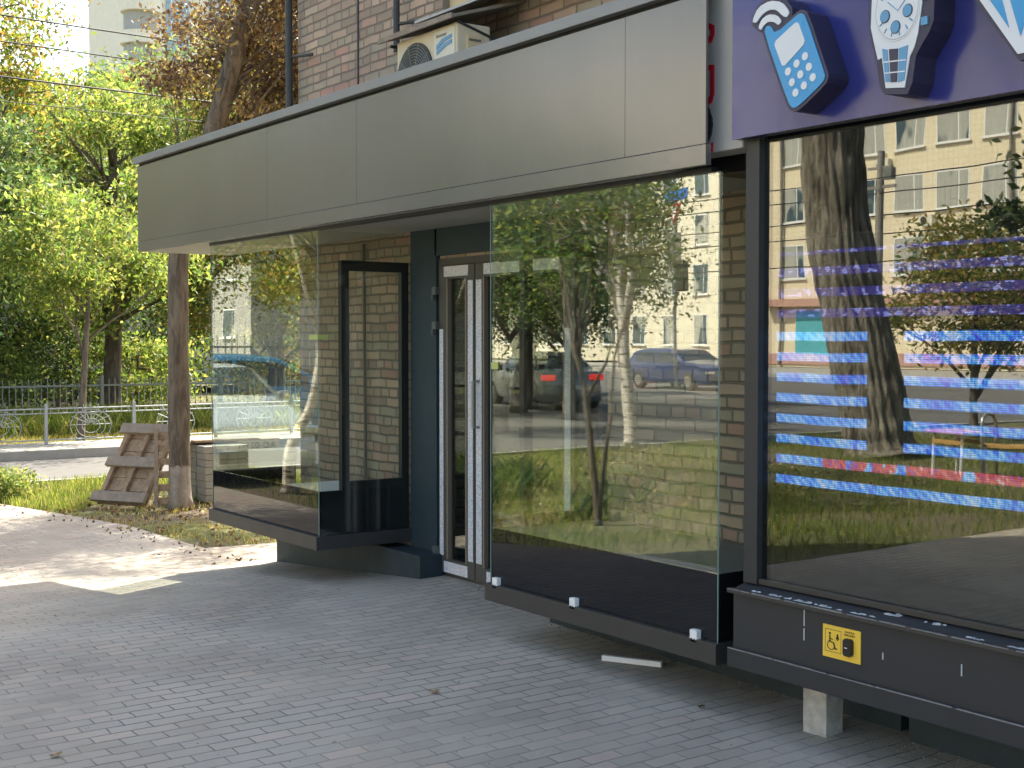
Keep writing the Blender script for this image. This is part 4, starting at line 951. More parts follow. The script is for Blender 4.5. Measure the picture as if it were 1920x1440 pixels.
tree('rusty leaved tree at the top left corner', 'tree', (-27.12, 2.45, -0.22), [(0, 0, 0), (0.05, 0, 3), (0.0, 0.1, 6), (0.0, 0.1, 8.0)], 0.16, (0.1, 0.35, 6.9), (1.7, 1.7, 2.3), 34, 8500, 0.14, 0.34, MIXED, 41, group=G1, limbs=18)
tree('broad green tree behind the picket fence right of the young tree', 'tree', (-37.29, 7.49, -0.22), [(0, 0, 0), (0.1, 0, 2), (0, 0.1, 4.4)], 0.22, (0, 0.2, 3.9), (3.2, 3.0, 2.6), 50, 15000, 0.17, 0.45, GREENS, 42, group=G1, limbs=18)
for i, (x, y, h, lab, pal) in enumerate((
        (-30.2, 3.6, 1.0, 'low shrub behind the picket fence at far left', GREENS), (-31.4, 5.2, 1.25, 'shrub behind the picket fence left of the young tree', DARK),
        (-30.0, 6.9, 0.95, 'bright low shrub behind the fence right of the young tree', LIME), (-32.5, 8.6, 1.5, 'tall shrub behind the fence beside the whitewashed tree', DARK),
        (-30.4, 10.6, 1.2, 'shrub behind the fence seen past the showcase corner', MIXED), (-34.5, 6.4, 1.7, 'shaded tall shrub deep behind the fence', DARK))):
    tree(lab, 'shrub', (x, y, -0.22), [(0, 0, 0), (0.05, 0, 0.5), (0, 0.05, h * 1.4)], 0.05, (0, 0, h), (1.25, 1.2, h * 0.85), 26, 5200, 0.12, 0.28, pal, 70 + i, group='shrubs behind the picket fence', limbs=12, name='shrub')
# trees that throw the dapples on the paving (behind the corner)
tree('green tree behind the brick building corner', 'tree', (-15.03, 7.94, -0.22), [(0, 0, 0), (0.1, 0, 3), (0, 0.1, 6.2)], 0.18, (-0.3, -0.6, 6.0), (2.7, 2.4, 2.0), 34, 3600, 0.16, 0.28, MIXED, 43, group=G1, limbs=20)

# trees of the little park opposite, which the glass mirrors
G2 = 'park trees opposite, mirrored in the glass'
tree('old furrowed tree with thick trunk mirrored in the dark window', 'tree', (-12.71, -11.95, -0.22), [(0, 0, 0), (-0.15, 0.05, 0.8), (-0.45, 0.1, 1.9), (-0.72, 0.1, 3.2), (-0.80, 0.1, 4.6), (-0.6, 0, 6.5)], 0.43, (-0.5, -2.0, 8.3), (3.4, 3.0, 2.2), 50, 8000, 0.16, 0.5, GREENS, 51, bark='bark_old', group=G2, limbs=0, flare=1.5, tw=0.9, name='old_tree')
tree('shrub tree with shade painted into its leaves at right of the mirrored old trunk', 'tree', (-8.59, -11.02, -0.22), [(0, 0, 0), (0, 0.05, 1.2), (0.1, 0.1, 3.0)], 0.10, (0.3, -0.3, 3.0), (1.6, 1.3, 1.5), 44, 8000, 0.15, 0.27, DARK, 52, group=G2, limbs=24, aspect=0.5)
tree('bushy young tree just behind the mirrored old trunk', 'tree', (-13.79, -15.76, -0.22), [(0, 0, 0), (0, 0.05, 1.0), (0.1, 0.1, 2.6)], 0.08, (0, 0, 2.3), (1.7, 1.5, 1.1), 40, 7500, 0.13, 0.28, MIXED, 53, group=G2, limbs=18)
tree('slender leaning birch mirrored in the far showcase', 'birch', (-13.67, -2.71, -0.22), [(0, 0, 0), (0.16, 0.07, 0.45), (0.30, -0.1, 0.9), (0.52, -0.12, 1.5), (0.66, -0.2, 2.2), (0.72, -0.25, 3.6), (0.6, -0.3, 5.2)], 0.062, (0.3, -0.9, 5.0), (1.9, 1.7, 1.7), 34, 5500, 0.085, 0.3, MIXED, 54, bark='birch', group='birches in the park', limbs=18, name='birch', flare=1.7)
tree('forked dark sapling mirrored in the near showcase', 'tree', (-9.47, -3.84, -0.22), [(0, 0, 0), (-0.05, 0, 0.4), (-0.12, 0.02, 0.95), (-0.22, 0.0, 1.25), (-0.42, 0, 1.7), (-0.55, 0, 2.4)], 0.032, (-0.75, -0.4, 2.6), (1.0, 0.9, 0.65), 26, 3200, 0.085, 0.20, GREENS, 55, group=G2, limbs=16, name='sapling', tw=0.5,
     extra=[([V((0, 0, 0.02)), V((0.1, 0.02, 0.5)), V((0.14, -0.02, 0.9)), V((0.2, 0, 1.4)), V((0.42, 0, 1.9))], 0.022, 0.008), ([V((-0.15, 0, 1.05)), V((0.1, 0, 1.35)), V((0.2, 0, 1.6))], 0.013, 0.006)])
tree('white trunked birch on the mirrored park lawn', 'birch', (-16.16, -10.00, -0.22), [(0, 0, 0), (-0.12, 0, 1.1), (-0.22, 0, 2.2), (-0.4, 0, 3.3), (-0.55, 0, 4.8)], 0.10, (-1.1, 0.0, 4.0), (1.0, 1.0, 1.0), 30, 4500, 0.085, 0.22, MIXED, 56, bark='birch', group='birches in the park', limbs=18, name='birch',
     extra=[([V((-0.15, 0, 1.7)), V((0.0, 0, 2.4)), V((-0.08, 0, 3.2)), V((-0.1, 0, 4.4))], 0.06, 0.03)])
tree('dense green tree mirrored at left of the near showcase', 'tree', (-20.57, -9.10, -0.22), [(0, 0, 0), (0.1, 0, 1.6), (0, 0.1, 3.6), (0, 0, 5.4)], 0.14, (0.1, 0, 4.0), (2.1, 1.9, 2.0), 60, 15000, 0.115, 0.33, GREENS, 57, group=G2, limbs=24)
tree('dark shady tree behind the mirrored birch', 'tree', (-25.4, -14.4, -0.22), [(0, 0, 0), (0.1, 0, 1.6), (0, 0.1, 3.4)], 0.16, (0.1, 0, 3.7), (1.9, 1.7, 2.0), 46, 11000, 0.13, 0.33, DARK, 58, group=G2, limbs=20)
tree('sunny yellow green tree mirrored above the parked cars', 'tree', (-28.81, -7.29, -0.22), [(0, 0, 0), (0.1, 0, 1.8), (0, 0.1, 3.8), (0, 0, 5.4)], 0.2, (0, 0, 4.4), (3.0, 2.6, 2.6), 70, 18000, 0.13, 0.40, MIXED, 59, group=G2, limbs=26)
tree('leafy tree behind the mirrored parked cars', 'tree', (-34.46, -14.63, -0.22), [(0, 0, 0), (0.1, 0, 2), (0, 0.1, 4.2), (0, 0, 6.0)], 0.24, (0, 0, 4.7), (3.5, 3.2, 3.3), 70, 18000, 0.16, 0.45, MIXED, 60, group=G2, limbs=26)
tree('wide green tree closing the view behind the yard', 'tree', (-40.68, -6.16, -0.22), [(0, 0, 0), (0.1, 0, 2), (0, 0.1, 4.6), (0, 0, 7.0)], 0.26, (0, 0, 5.2), (4.2, 4.0, 3.8), 80, 20000, 0.19, 0.55, GREENS, 61, group=G2, limbs=26)
tree('roadside tree before the yellow tiled block', 'tree', (-33.4, -20.0, -0.22), [(0, 0, 0), (0.1, 0, 1.6), (0, 0.1, 3.4), (0, 0, 4.4)], 0.13, (0, 0, 3.9), (1.5, 1.5, 1.4), 36, 7000, 0.14, 0.28, MIXED, 62, group=G2, limbs=20)

for i, (x, y, h, r, lab, pal) in enumerate((
        (-22.8, -13.9, 4.3, 2.4, 'broad green tree mirrored beside the door tape', GREENS), (-27.5, -17.8, 4.6, 2.6, 'dark full tree behind the grey car', DARK),
        (-26.3, -15.4, 4.2, 1.8, 'bluish green tree left of the white trunked birch', GREENS), (-28.0, -11.0, 4.8, 2.8, 'full yellowing tree between yard fence and street', MIXED))):
    tree(lab, 'tree', (x, y, -0.22), [(0, 0, 0), (0.05, 0, h * 0.4), (0, 0.05, h)], 0.13, (0, 0, h * 0.8), (r, r, h * 0.52), 56, 11000, 0.13, 0.34, pal, 90 + i, group=G2, limbs=18)
# ------------------------------------------------------------------ grass and weeds (uncountable)
def blades(name, n, area, seed, h, palette, label, cat, z=-0.02, keep=None, lean=0.5, slope=False):
    rs_ = np.random.RandomState(seed)
    x = rs_.uniform(area[0], area[1], n); y = rs_.uniform(area[2], area[3], n)
    dens = np.sin(x * 1.9 + seed) * np.sin(y * 2.3 + 1) + 0.6 * np.sin(x * 5.1 + 2) * np.sin(y * 4.3) + rs_.normal(size=n) * 0.45
    m = dens > -0.25
    if keep is not None: m &= keep(x, y)
    x, y = x[m], y[m]; n = len(x)
    if slope: z = z + 0.2 - 0.2 * np.clip((-7.0 - x) / 2.7, 0, 1)
    else: z = np.full(n, z)
    hh = h * rs_.uniform(0.35, 1.3, n); a = rs_.uniform(0, 6.28, n); ln = rs_.uniform(0, lean, n)
    wv_ = 0.0025 + 0.009 * hh
    v = np.zeros((n, 4, 3), dtype=np.float32)
    dx, dy = np.cos(a), np.sin(a)
    v[:, 0] = np.stack([x - dy * wv_, y + dx * wv_, z], 1); v[:, 1] = np.stack([x + dy * wv_, y - dx * wv_, z], 1)
    v[:, 2] = np.stack([x + dx * ln * hh + dy * wv_ * .4, y + dy * ln * hh - dx * wv_ * .4, z + hh], 1)
    v[:, 3] = np.stack([x + dx * ln * hh * .45 - dy * wv_ * .8, y + dy * ln * hh * .45 + dx * wv_ * .8, z + hh * .62], 1)
    me = bpy.data.meshes.new(name); me.vertices.add(4 * n); me.vertices.foreach_set('co', v.reshape(-1))
    me.loops.add(4 * n); me.loops.foreach_set('vertex_index', np.arange(4 * n, dtype=np.int32))
    me.polygons.add(n); me.polygons.foreach_set('loop_start', np.arange(0, 4 * n, 4, dtype=np.int32)); me.update(calc_edges=True)
    pal = np.array(palette); col = np.ones((n, 4, 4), dtype=np.float32); col[:, :, :3] = (pal[rs_.randint(0, len(pal), n)] * rs_.uniform(.7, 1.3, size=(n, 1)))[:, None, :]
    me.color_attributes.new('tint', 'FLOAT_COLOR', 'CORNER').data.foreach_set('color', col.reshape(-1))
    me.materials.append(M['grassblade']); o = bpy.data.objects.new(name, me); COL.objects.link(o)
    return tag(o, label, cat, kind='stuff')
GR = [(0.16, 0.21, 0.04), (0.24, 0.27, 0.06), (0.10, 0.15, 0.03), (0.30, 0.28, 0.10)]
GY = [(0.40, 0.33, 0.10), (0.30, 0.28, 0.07), (0.46, 0.38, 0.16), (0.20, 0.22, 0.05)]
def edge_ok(x, y):
    # behind the slanting paving edge
    e = np.interp(x, [-16.3, -14.3, -13.2, -11.96, -10.3, -10.2], [-0.60, -0.13, 0.13, 0.435, 0.51, 1.35]); return y > e + 0.03
blades('roadside_grass', 30000, (-16.2, -12.2, -0.7, 3.6), 3, 0.095, GR, 'green grass between the paving and the access road', 'grass', z=-0.225, keep=lambda x, y: edge_ok(x, y) & (x < -13.7 + 0.35 * np.sin(y * 5)))
blades('trodden_grass', 6000, (-14.2, -10.2, -0.2, 3.0), 5, 0.045, GY, 'thin dry grass on the bare soil around the tree', 'grass', z=-0.225, keep=edge_ok)
rs_ = np.random.RandomState(78); k_ = rs_.randint(0, 26, 5200); cx_ = np.stack([rs_.uniform(-16.1, -14.55, 26), rs_.uniform(-0.3, 0.35, 26)], 1); ch_ = rs_.uniform(0.12, 0.34, 26)
hh_ = rs_.uniform(0, 1, 5200); wp = np.stack([cx_[k_, 0] + rs_.normal(size=5200) * 0.07 * (1.1 - 0.5 * hh_), cx_[k_, 1] + rs_.normal(size=5200) * 0.07, -0.2 + hh_ * ch_[k_] + 0.02 * rs_.normal(size=5200)], 1)
wp = wp[edge_ok(wp[:, 0], wp[:, 1])]
o = bpy.data.objects.new('weed_tuft', leaf_mesh('weed_tuft', wp, 0.055, LIME + [(0.30, 0.30, 0.09)], 8, 'grassblade', -0.3, 0.4)); COL.objects.link(o)
tag(o, 'leafy yellow green weeds at the left edge', 'weeds', kind='stuff')
blades('verge_grass', 30000, (-23.6, -21.0, 0.2, 14), 9, 0.10, GY, 'sunlit yellowing grass behind the low ornamental fence', 'grass', z=-0.21)
blades('verge_weeds', 36000, (-27.8, -23.2, 0.2, 14), 10, 0.34, GR, 'knee high green weeds along the picket fence', 'weeds', z=-0.21, lean=0.8)
blades('park_grass', 60000, (-16.2, -6.25, -15.5, -2.3), 12, 0.10, GR, 'patchy lawn of the park opposite the shop', 'grass', z=-0.225, slope=True)
blades('park_bush', 8000, (-14.2, -9.8, -5.4, -2.95), 13, 0.3, GREENS, 'low weeds on the park side of the paving', 'weeds', z=-0.215, keep=lambda x, y: np.sin(x * 3.1) * np.sin(y * 2.7) > 0.35, lean=0.9)
rs_ = np.random.RandomState(77)
lp = np.stack([rs_.uniform(-16, -10.2, 2600), rs_.uniform(-0.5, 3.4, 2600), np.full(2600, -0.215) + rs_.uniform(0, 0.02, 2600)], 1); lp = lp[edge_ok(lp[:, 0], lp[:, 1])]
o = bpy.data.objects.new('leaf_litter', leaf_mesh('leaf_litter', lp, 0.045, DRY + [(0.42, 0.36, 0.2)], 5, 'leaf_dry', 0.0, 0.7)); COL.objects.link(o)
tag(o, 'brown fallen leaves strewn over the bare soil', 'leaf litter', kind='stuff')
lx = rs_.uniform(-14.5, -9.3, 130); ly = np.interp(lx, [-14.3, -13.2, -11.96, -10.3, -9.3], [-0.13, 0.13, 0.435, 0.51, 0.55]) - np.abs(rs_.normal(size=130)) * 0.16
lp2 = np.stack([lx, ly, np.array([pave_h(a_, b_) for a_, b_ in zip(lx, ly)]) + 0.006], 1)
o = bpy.data.objects.new('blown_leaves', leaf_mesh('blown_leaves', lp2, 0.035, DRY, 15, 'leaf_dry', 0.0, 0.7)); COL.objects.link(o)
tag(o, 'small dry leaves blown onto the paving along the soil edge', 'leaf litter', kind='stuff')
lp = np.stack([rs_.uniform(-16, -9.8, 2600), rs_.uniform(-10, -2.9, 2600), np.full(2600, -0.205) + rs_.uniform(0, 0.03, 2600)], 1)
o = bpy.data.objects.new('park_litter', leaf_mesh('park_litter', lp, 0.05, DRY + [(0.42, 0.36, 0.2)], 6, 'leaf_dry', 0.0, 0.7)); COL.objects.link(o)
tag(o, 'dry leaves scattered over the park lawn opposite', 'leaf litter', kind='stuff')

# ------------------------------------------------------------------ pallet, brick stack
pt = thing('wooden_pallet', 'weathered wooden pallet leaning against the whitewashed tree trunk', 'pallet', (-13.45, 0.86, -0.2))
ax = Vector((0.50, 0.30, 0.0)).normalized()                       # along its foot
upv = Vector((0.10, 0.60, 0.66)).normalized(); upv = (upv - ax * upv.dot(ax)).normalized()
nv = ax.cross(upv); nv = nv if nv.y < 0 else -nv
Rm = Matrix((ax, upv, nv)).transposed()
WP, HP = 0.60, 0.95
org = Vector((-13.45, 0.86, -0.19))
def pbox(u0, u1, v0, v1, n0, n1):
    c = org + ax * (u0 + u1) / 2 + upv * (v0 + v1) / 2 + nv * (n0 + n1) / 2; return c, (u1 - u0, v1 - v0, n1 - n0)
for v0, nm in ((0.0, 'foot_board'), (0.42, 'foot_board'), (0.83, 'foot_board')):
    MB().obox(*pbox(-WP / 2 - 0.05, WP / 2 + 0.05, v0, v0 + 0.115, 0.03, 0.075), Rm).build(nm, 'woodgrey', pt, bevel=0.004)
for u0 in (-WP / 2, -0.03, WP / 2 - 0.05):
    MB().obox(*pbox(u0, u0 + 0.055, 0.01, HP - 0.01, -0.02, 0.029), Rm).build('stringer', 'wood', pt, bevel=0.003)
for i in range(6):
    v0 = 0.01 + i * 0.16; MB().obox(*pbox(-WP / 2 - 0.02, WP / 2 + 0.02, v0, v0 + 0.15, -0.042, -0.021), Rm).build('deck_board', 'wood', pt, bevel=0.003)
p2 = thing('broken_pallet', 'dark broken pallet standing between the first pallet and the trunk', 'pallet', (-13.15, 1.1, -0.2))
org = Vector((-13.03, 1.22, -0.2)); ax2 = Vector((0.25, 0.45, 0)).normalized(); up2 = Vector((0.0, 0.12, 0.8)).normalized(); up2 = (up2 - ax2 * up2.dot(ax2)).normalized(); nv2 = ax2.cross(up2)
Rm2 = Matrix((ax2, up2, nv2)).transposed(); ax, upv, nv = ax2, up2, nv2
for i in range(6):
    MB().obox(*pbox(-0.12, 0.14, 0.03 + i * 0.135, 0.10 + i * 0.135, -0.01, 0.01), Rm2).build('deck_board', 'wood', p2, bevel=0.002)
for u0 in (-0.13, 0.11): MB().obox(*pbox(u0, u0 + 0.04, 0, 0.82, 0.011, 0.05), Rm2).build('stringer', 'woodgrey', p2, bevel=0.002)
st = MB(); rng = random.Random(9)
for r in range(8):
    for c in range(4):
        for dpt in range(2):
            x = -13.75 + dpt * 0.27 + rng.uniform(-.008, .008); y = 1.72 + c * 0.125 + rng.uniform(-.006, .006); z = -0.21 + r * 0.075
            st.box(x, x + 0.25, y, y + 0.118, z, z + 0.070)
solo(st, 'brick_stack', 'kerb', (-13.6, 2.1, -0.2), 'stack of grey bricks right of the whitewashed trunk', 'brick stack')
for k, (y0, y1, z, x) in enumerate(((1.6, 2.75, 0.39, -13.72), (1.7, 2.45, 0.413, -13.6))):
    solo(MB().box(x, x + 0.14, y0, y1, z, z + 0.022), 'loose_board', 'wood', (x, (y0 + y1) / 2, z), ('longer weathered board lying on the grey brick stack', 'shorter board lying on top of the longer one')[k], 'board')

# ------------------------------------------------------------------ fences
lf = thing('low_fence', 'low pale metal fence with circle ornaments along the far kerb', 'fence', (-20.5, 2.1, -0.1))
FX = -20.5
for k in range(-2, 9):
    y = 2.12 + 1.38 * k
    MB().box(FX - 0.022, FX + 0.022, y - 0.022, y + 0.022, -0.10, 0.54).build('fence_post', 'fencepaint', lf, bevel=0.003)
    if k == 8: break
    p = MB(); ym = y + 0.69
    for z, r in ((0.46, 0.011), (0.39, 0.009), (-0.02, 0.011)): p.tube([(FX, y + 0.02, z), (FX, y + 1.36, z)], r, 6)
    for r in (0.32, 0.23, 0.14):
        p.tube([(FX, ym + r * math.cos(a), 0.18 + r * 0.80 * math.sin(a)) for a in np.linspace(0, 2 * math.pi, 28)], 0.0055, 5, cap=False)
    for a in np.linspace(0, math.pi, 9): p.tube([(FX, ym + 0.03 * math.cos(a), 0.20 + 0.03 * math.sin(a)), (FX, ym + 0.32 * math.cos(a), 0.20 + 0.34 * math.sin(a))], 0.006, 4)
    for j in range(11): p.tube([(FX, y + 0.07 + j * 0.123, 0.39), (FX, y + 0.07 + j * 0.123, 0.46)], 0.006, 4)
    p.build('fence_panel', 'fencepaint', lf)
pf = thing('picket_fence', 'taller dark metal fence of thin bars behind the verge', 'fence', (-28.0, 0, -0.2))
p = MB()
for j in range(125):
    y = 0.0 + j * 0.13; p.tube([(-28.0, y, -0.2), (-28.0, y, 0.68)], 0.011, 4)
p.build('bars', 'fencepaint', pf)
MB().box(-28.02, -27.98, 0, 16.2, 0.52, 0.56).box(-28.02, -27.98, 0, 16.2, -0.1, -0.06).build('rail', 'fencepaint', pf)
for j in range(7): MB().box(-28.035, -27.965, j * 2.7, j * 2.7 + 0.07, -0.2, 0.75).build('fence_post', 'fencepaint', pf)
yf = thing('yard_fence', 'white barred fence mirrored behind the parked cars', 'fence', (-24.6, -2, -0.2))
p = MB()
for j in range(70): p.tube([(-24.8, -1.6 - j * 0.145, -0.2), (-24.8, -1.6 - j * 0.145, 1.62)], 0.016, 4)
p.build('bars', 'fencepaint', yf)
MB().box(-24.82, -24.78, -11.7, -1.6, 1.35, 1.39).box(-24.82, -24.78, -11.7, -1.6, 0.0, 0.04).build('rail', 'fencepaint', yf)

# ------------------------------------------------------------------ overhead wires
def wire(name, a, b, sag, r, label, group):
    pts = [(a[0] + (b[0] - a[0]) * t, a[1] + (b[1] - a[1]) * t, a[2] + (b[2] - a[2]) * t - sag * 4 * t * (1 - t)) for t in np.linspace(0, 1, 15)]
    return tag(MB().tube(pts, r, 5).build(name, 'pipe', loc=a), label, 'wire', group)
for z0, z1, r, lab in ((5.32, 5.2, 0.011, 'uppermost of the wires crossing the green trees at left'), (4.98, 4.85, 0.010, 'second wire from the top across the green trees'), (4.50, 4.42, 0.013, 'thick lower wire across the green trees'), (4.12, 4.2, 0.006, 'thinnest and lowest wire across the green trees')):
    wire('overhead_wire', (-18.0, -7.0, z0 + 0.75), (-18.0, 14.0, z1 + 0.75), 0.25, r, lab, 'wires over the access road')
for k, (y, z) in enumerate(((-31.6, 7.6), (-31.9, 7.0), (-32.2, 6.6), (-32.5, 5.9), (-31.7, 5.2))):
    wire('street_wire', (-85, y, z + 0.5 * (k % 2)), (12, y, z), 0.7 + 0.1 * k, 0.022, 'dark wire along the street, mirrored before the tiled block', 'wires along the street')

# ------------------------------------------------------------------ cars (mirrored in the glass)
def car(label, loc, rz, paint, L=4.4, Ht=1.44, Wd=1.78, kind='hatch', group='parked cars', plate=None):
    t = thing('parked_car', label, 'car', loc, rz, group)
    m = NT('car_paint'); b = m.bsdf(paint, 0.25, 0.35, 0.6, coat=0.8)
    hl = L / 2
    if kind == 'sedan':
        roof = [(-hl, .62), (-hl + .05, .92), (-hl + .7, 1.02), (-hl + 1.25, Ht - .10), (-hl + 1.9, Ht), (-hl + 2.5, Ht - .02), (hl - 1.35, 1.0), (hl - .7, .90), (hl - .12, .72), (hl, .50)]
    else:
        roof = [(-hl, .62), (-hl + .05, 1.0), (-hl + .35, Ht - .12), (-hl + 1.0, Ht), (-hl + 1.9, Ht), (-hl + 2.55, Ht - .06), (hl - 1.15, 1.03), (hl - .6, .95), (hl - .1, .78), (hl, .52)]
    rx = [p[0] for p in roof]; rzv = [p[1] for p in roof]
    xs = np.linspace(-hl, hl, 45)
    belt = lambda x: min(np.interp(x, rx, rzv) - 0.02, 0.93 + 0.03 * (-x / hl))
    def halfw(x): return Wd / 2 * (1 - 0.16 * abs(x / hl) ** 5)
    def side(x, z):
        top = np.interp(x, rx, rzv); bl = belt(x); h = halfw(x)
        if z <= bl: return h * (0.955 + 0.045 * math.sin(math.pi * min(max((z - .2) / (bl - .2 + 1e-6), 0), 1) * 0.8 + 0.3))
        return h * 0.975 - (z - bl) * 0.36
    verts, faces = [], []
    ring = []
    for x in xs:
        top = float(np.interp(x, rx, rzv)); bl = belt(x)
        zs = [0.20, 0.34, 0.55, 0.75, bl]
        zs = [min(z, bl) for z in zs] + [bl + (top - bl) * k for k in (0.33, 0.66, 0.92)]
        row = [(side(x, z), z) for z in zs]; rw = row[-1][0]; row += [(rw * 0.85, top), (rw * 0.4, top + 0.012), (0, top + 0.016)]
        full = row + [(-a_, z_) for a_, z_ in row[-2::-1]]
        ring.append(len(verts)); verts += [(x, a_, z_) for a_, z_ in full]; nn_ = len(full)
    for i in range(len(xs) - 1):
        for j in range(nn_ - 1): faces.append((ring[i] + j, ring[i] + j + 1, ring[i + 1] + j + 1, ring[i + 1] + j))
        faces.append((ring[i], ring[i + 1], ring[i + 1] + nn_ - 1, ring[i] + nn_ - 1))
    faces.append(tuple(ring[0] + j for j in range(nn_))); faces.append(tuple(ring[-1] + j for j in reversed(range(nn_))))
    mb = MB(); mb.v = verts; mb.f = faces
    body = mb.build('body', m.m, t, world=False, smooth=True)
    # side windows: front and rear on both sides
    ws_ = roof[6][0] - 0.18; re = roof[3][0] + 0.05 if kind == 'sedan' else roof[2][0] + 0.15; mid = (ws_ + re) / 2 - 0.1
    for sgn in (1, -1):
        for a_, c_ in ((re, mid - 0.04), (mid + 0.04, ws_)):
            g_ = MB(); lo, hi = [], []
            for x in np.linspace(a_, c_, 12):
                top = float(np.interp(x, rx, rzv)) - 0.10; bl = belt(x) + 0.03
                top = max(top, bl + 0.02)
                lo.append((x, sgn * (side(x, bl) + 0.006), bl)); hi.append((x, sgn * (side(x, top) + 0.006), top))
            b0 = 0; g_.v = lo + hi; k_ = len(lo); g_.f = [(i, i + 1, k_ + i + 1, k_ + i) for i in range(k_ - 1)]
            o_ = g_.build('side_window', 'carglass', t, world=False); md = o_.modifiers.new('s', 'SOLIDIFY'); md.thickness = 0.006
    def slope_glass(nm, i0, i1):
        (xa, za), (xb, zb) = roof[i0], roof[i1]; g_ = MB(); k_ = 0
        a0 = (xa + (xb - xa) * .10, za + (zb - za) * .10); a1 = (xa + (xb - xa) * .92, za + (zb - za) * .92)
        dx, dz = (a1[0] - a0[0]), (a1[1] - a0[1]); ln = math.hypot(dx, dz); nx, nz = (-dz / ln, dx / ln)
        if nz < 0: nx, nz = -nx, -nz
        o_ = 0.026; wa = side(a0[0], a0[1]) * 0.86; wb = side(a1[0], a1[1]) * 0.88
        g_.v = [(a0[0] + nx * o_, -wa, a0[1] + nz * o_), (a0[0] + nx * o_, wa, a0[1] + nz * o_), (a1[0] + nx * o_, wb, a1[1] + nz * o_), (a1[0] + nx * o_, -wb, a1[1] + nz * o_)]
        g_.f = [(0, 1, 2, 3)]; q = g_.build(nm, 'carglass', t, world=False); md = q.modifiers.new('s', 'SOLIDIFY'); md.thickness = 0.006
    slope_glass('windscreen', 5, 6); slope_glass('rear_window', 3 if kind == 'sedan' else 2, 2 if kind == 'sedan' else 1)
    for x in (hl - 0.82, -hl + 0.78):
        for sgn in (1, -1):
            yo = sgn * (Wd / 2 + 0.004); yi = sgn * (Wd / 2 - 0.2)
            w_ = MB().disc(x, 0.32, 0.32, 0.32, yi, yo, n=28).build('wheel', 'tyre', t, world=False, bevel=0.02)
            rm = MB().disc(x, 0.32, 0.20, 0.20, yo, yo + sgn * 0.012, n=20)
            rm.build('rim', 'chrome', w_, world=False)
    for sgn in (1, -1):
        yy = sgn * Wd * 0.36
        MB().box(hl - 0.10, hl + 0.012, yy - 0.17, yy + 0.17, 0.60, 0.70).build('headlight', 'chrome', t, world=False, bevel=0.02)
        MB().box(-hl - 0.012, -hl + 0.05, yy - 0.19, yy + 0.17, 0.74, 0.88).build('tail_light', 'redlamp', t, world=False, bevel=0.02)
        mx = ws_ - 0.12
        MB().box(mx - 0.06, mx + 0.07, sgn * (Wd / 2 + 0.02), sgn * (Wd / 2 + 0.20), 0.93, 1.07).build('wing_mirror', m.m, t, world=False, bevel=0.03)
    MB().box(hl - 0.03, hl + 0.006, -0.5, 0.5, 0.28, 0.42).build('grille', 'frameblack', t, world=False)
    pl = MB().box(hl + 0.006, hl + 0.016, -0.26, 0.26, 0.44, 0.55).build('number_plate', 'white', t, world=False)
    if plate: text_mb(plate, 0.11, (hl + 0.018, -0.20, 0.455), (0, 1, 0), (0, 0, 1), (1, 0, 0), 0.002).build('plate_lettering', 'blackink', pl, world=False)
    MB().box(-hl - 0.016, -hl - 0.006, -0.26, 0.26, 0.50, 0.61).build('number_plate', 'white', t, world=False)
    return t
car('silver sedan with its nose towards the shop beside the birch', (-16.8, -2.85, -0.23), R(3), (0.50, 0.54, 0.54), 4.5, 1.42, kind='sedan', plate='AO 02 HT')
car('blue hatchback parked across behind the silver sedan', (-21.4, -5.7, -0.23), R(-84), (0.05, 0.20, 0.36), 4.5, 1.50, kind='hatch')
car('grey car with red tail lights on the yard', (-27.4, -16.6, -0.23), R(196), (0.22, 0.24, 0.25), 4.4, 1.42, kind='sedan', group='parked cars')
car('dark blue car on the street by the traffic light', (-33.6, -27.4, -0.23), R(4), (0.03, 0.05, 0.16), 4.4, 1.45, kind='hatch', group='cars on the street')

# ------------------------------------------------------------------ desk, hoop rack in the park
sd = thing('school_desk', 'small desk with pink top and white legs on the lawn', 'desk', (-10.2, -10.3, -0.22), R(12))
MB().box(-0.34, 0.34, -0.26, 0.26, 0.56, 0.585).build('tabletop', 'desk', sd, world=False, bevel=0.004)
for sx in (-0.26, 0.26):
    for sy_ in (-0.2, 0.2): MB().tube([(sx, sy_, 0), (sx * 0.9, sy_ * 0.9, 0.56)], 0.017, 6).build('leg', 'white', sd, world=False)
MB().box(-0.25, 0.25, -0.2, -0.18, 0.42, 0.47).box(-0.25, 0.25, 0.18, 0.2, 0.42, 0.47).build('apron', 'plank', sd, world=False)
hb = thing('pipe_bench', 'bench of bent steel hoops with yellow planks', 'bench', (-9.1, -10.2, -0.22), R(-8))
for x in (-0.55, 0.1, 0.75):
    MB().tube([(x, -0.18, 0), (x, -0.18, 0.72), (x, -0.10, 0.82), (x, 0.06, 0.84), (x, 0.16, 0.78), (x, 0.18, 0.7), (x, 0.18, 0)], 0.024, 8).build('hoop', 'steel', hb, world=False, smooth=True)
MB().box(-0.6, 0.85, -0.15, 0.15, 0.44, 0.47).build('seat', 'plank', hb, world=False)

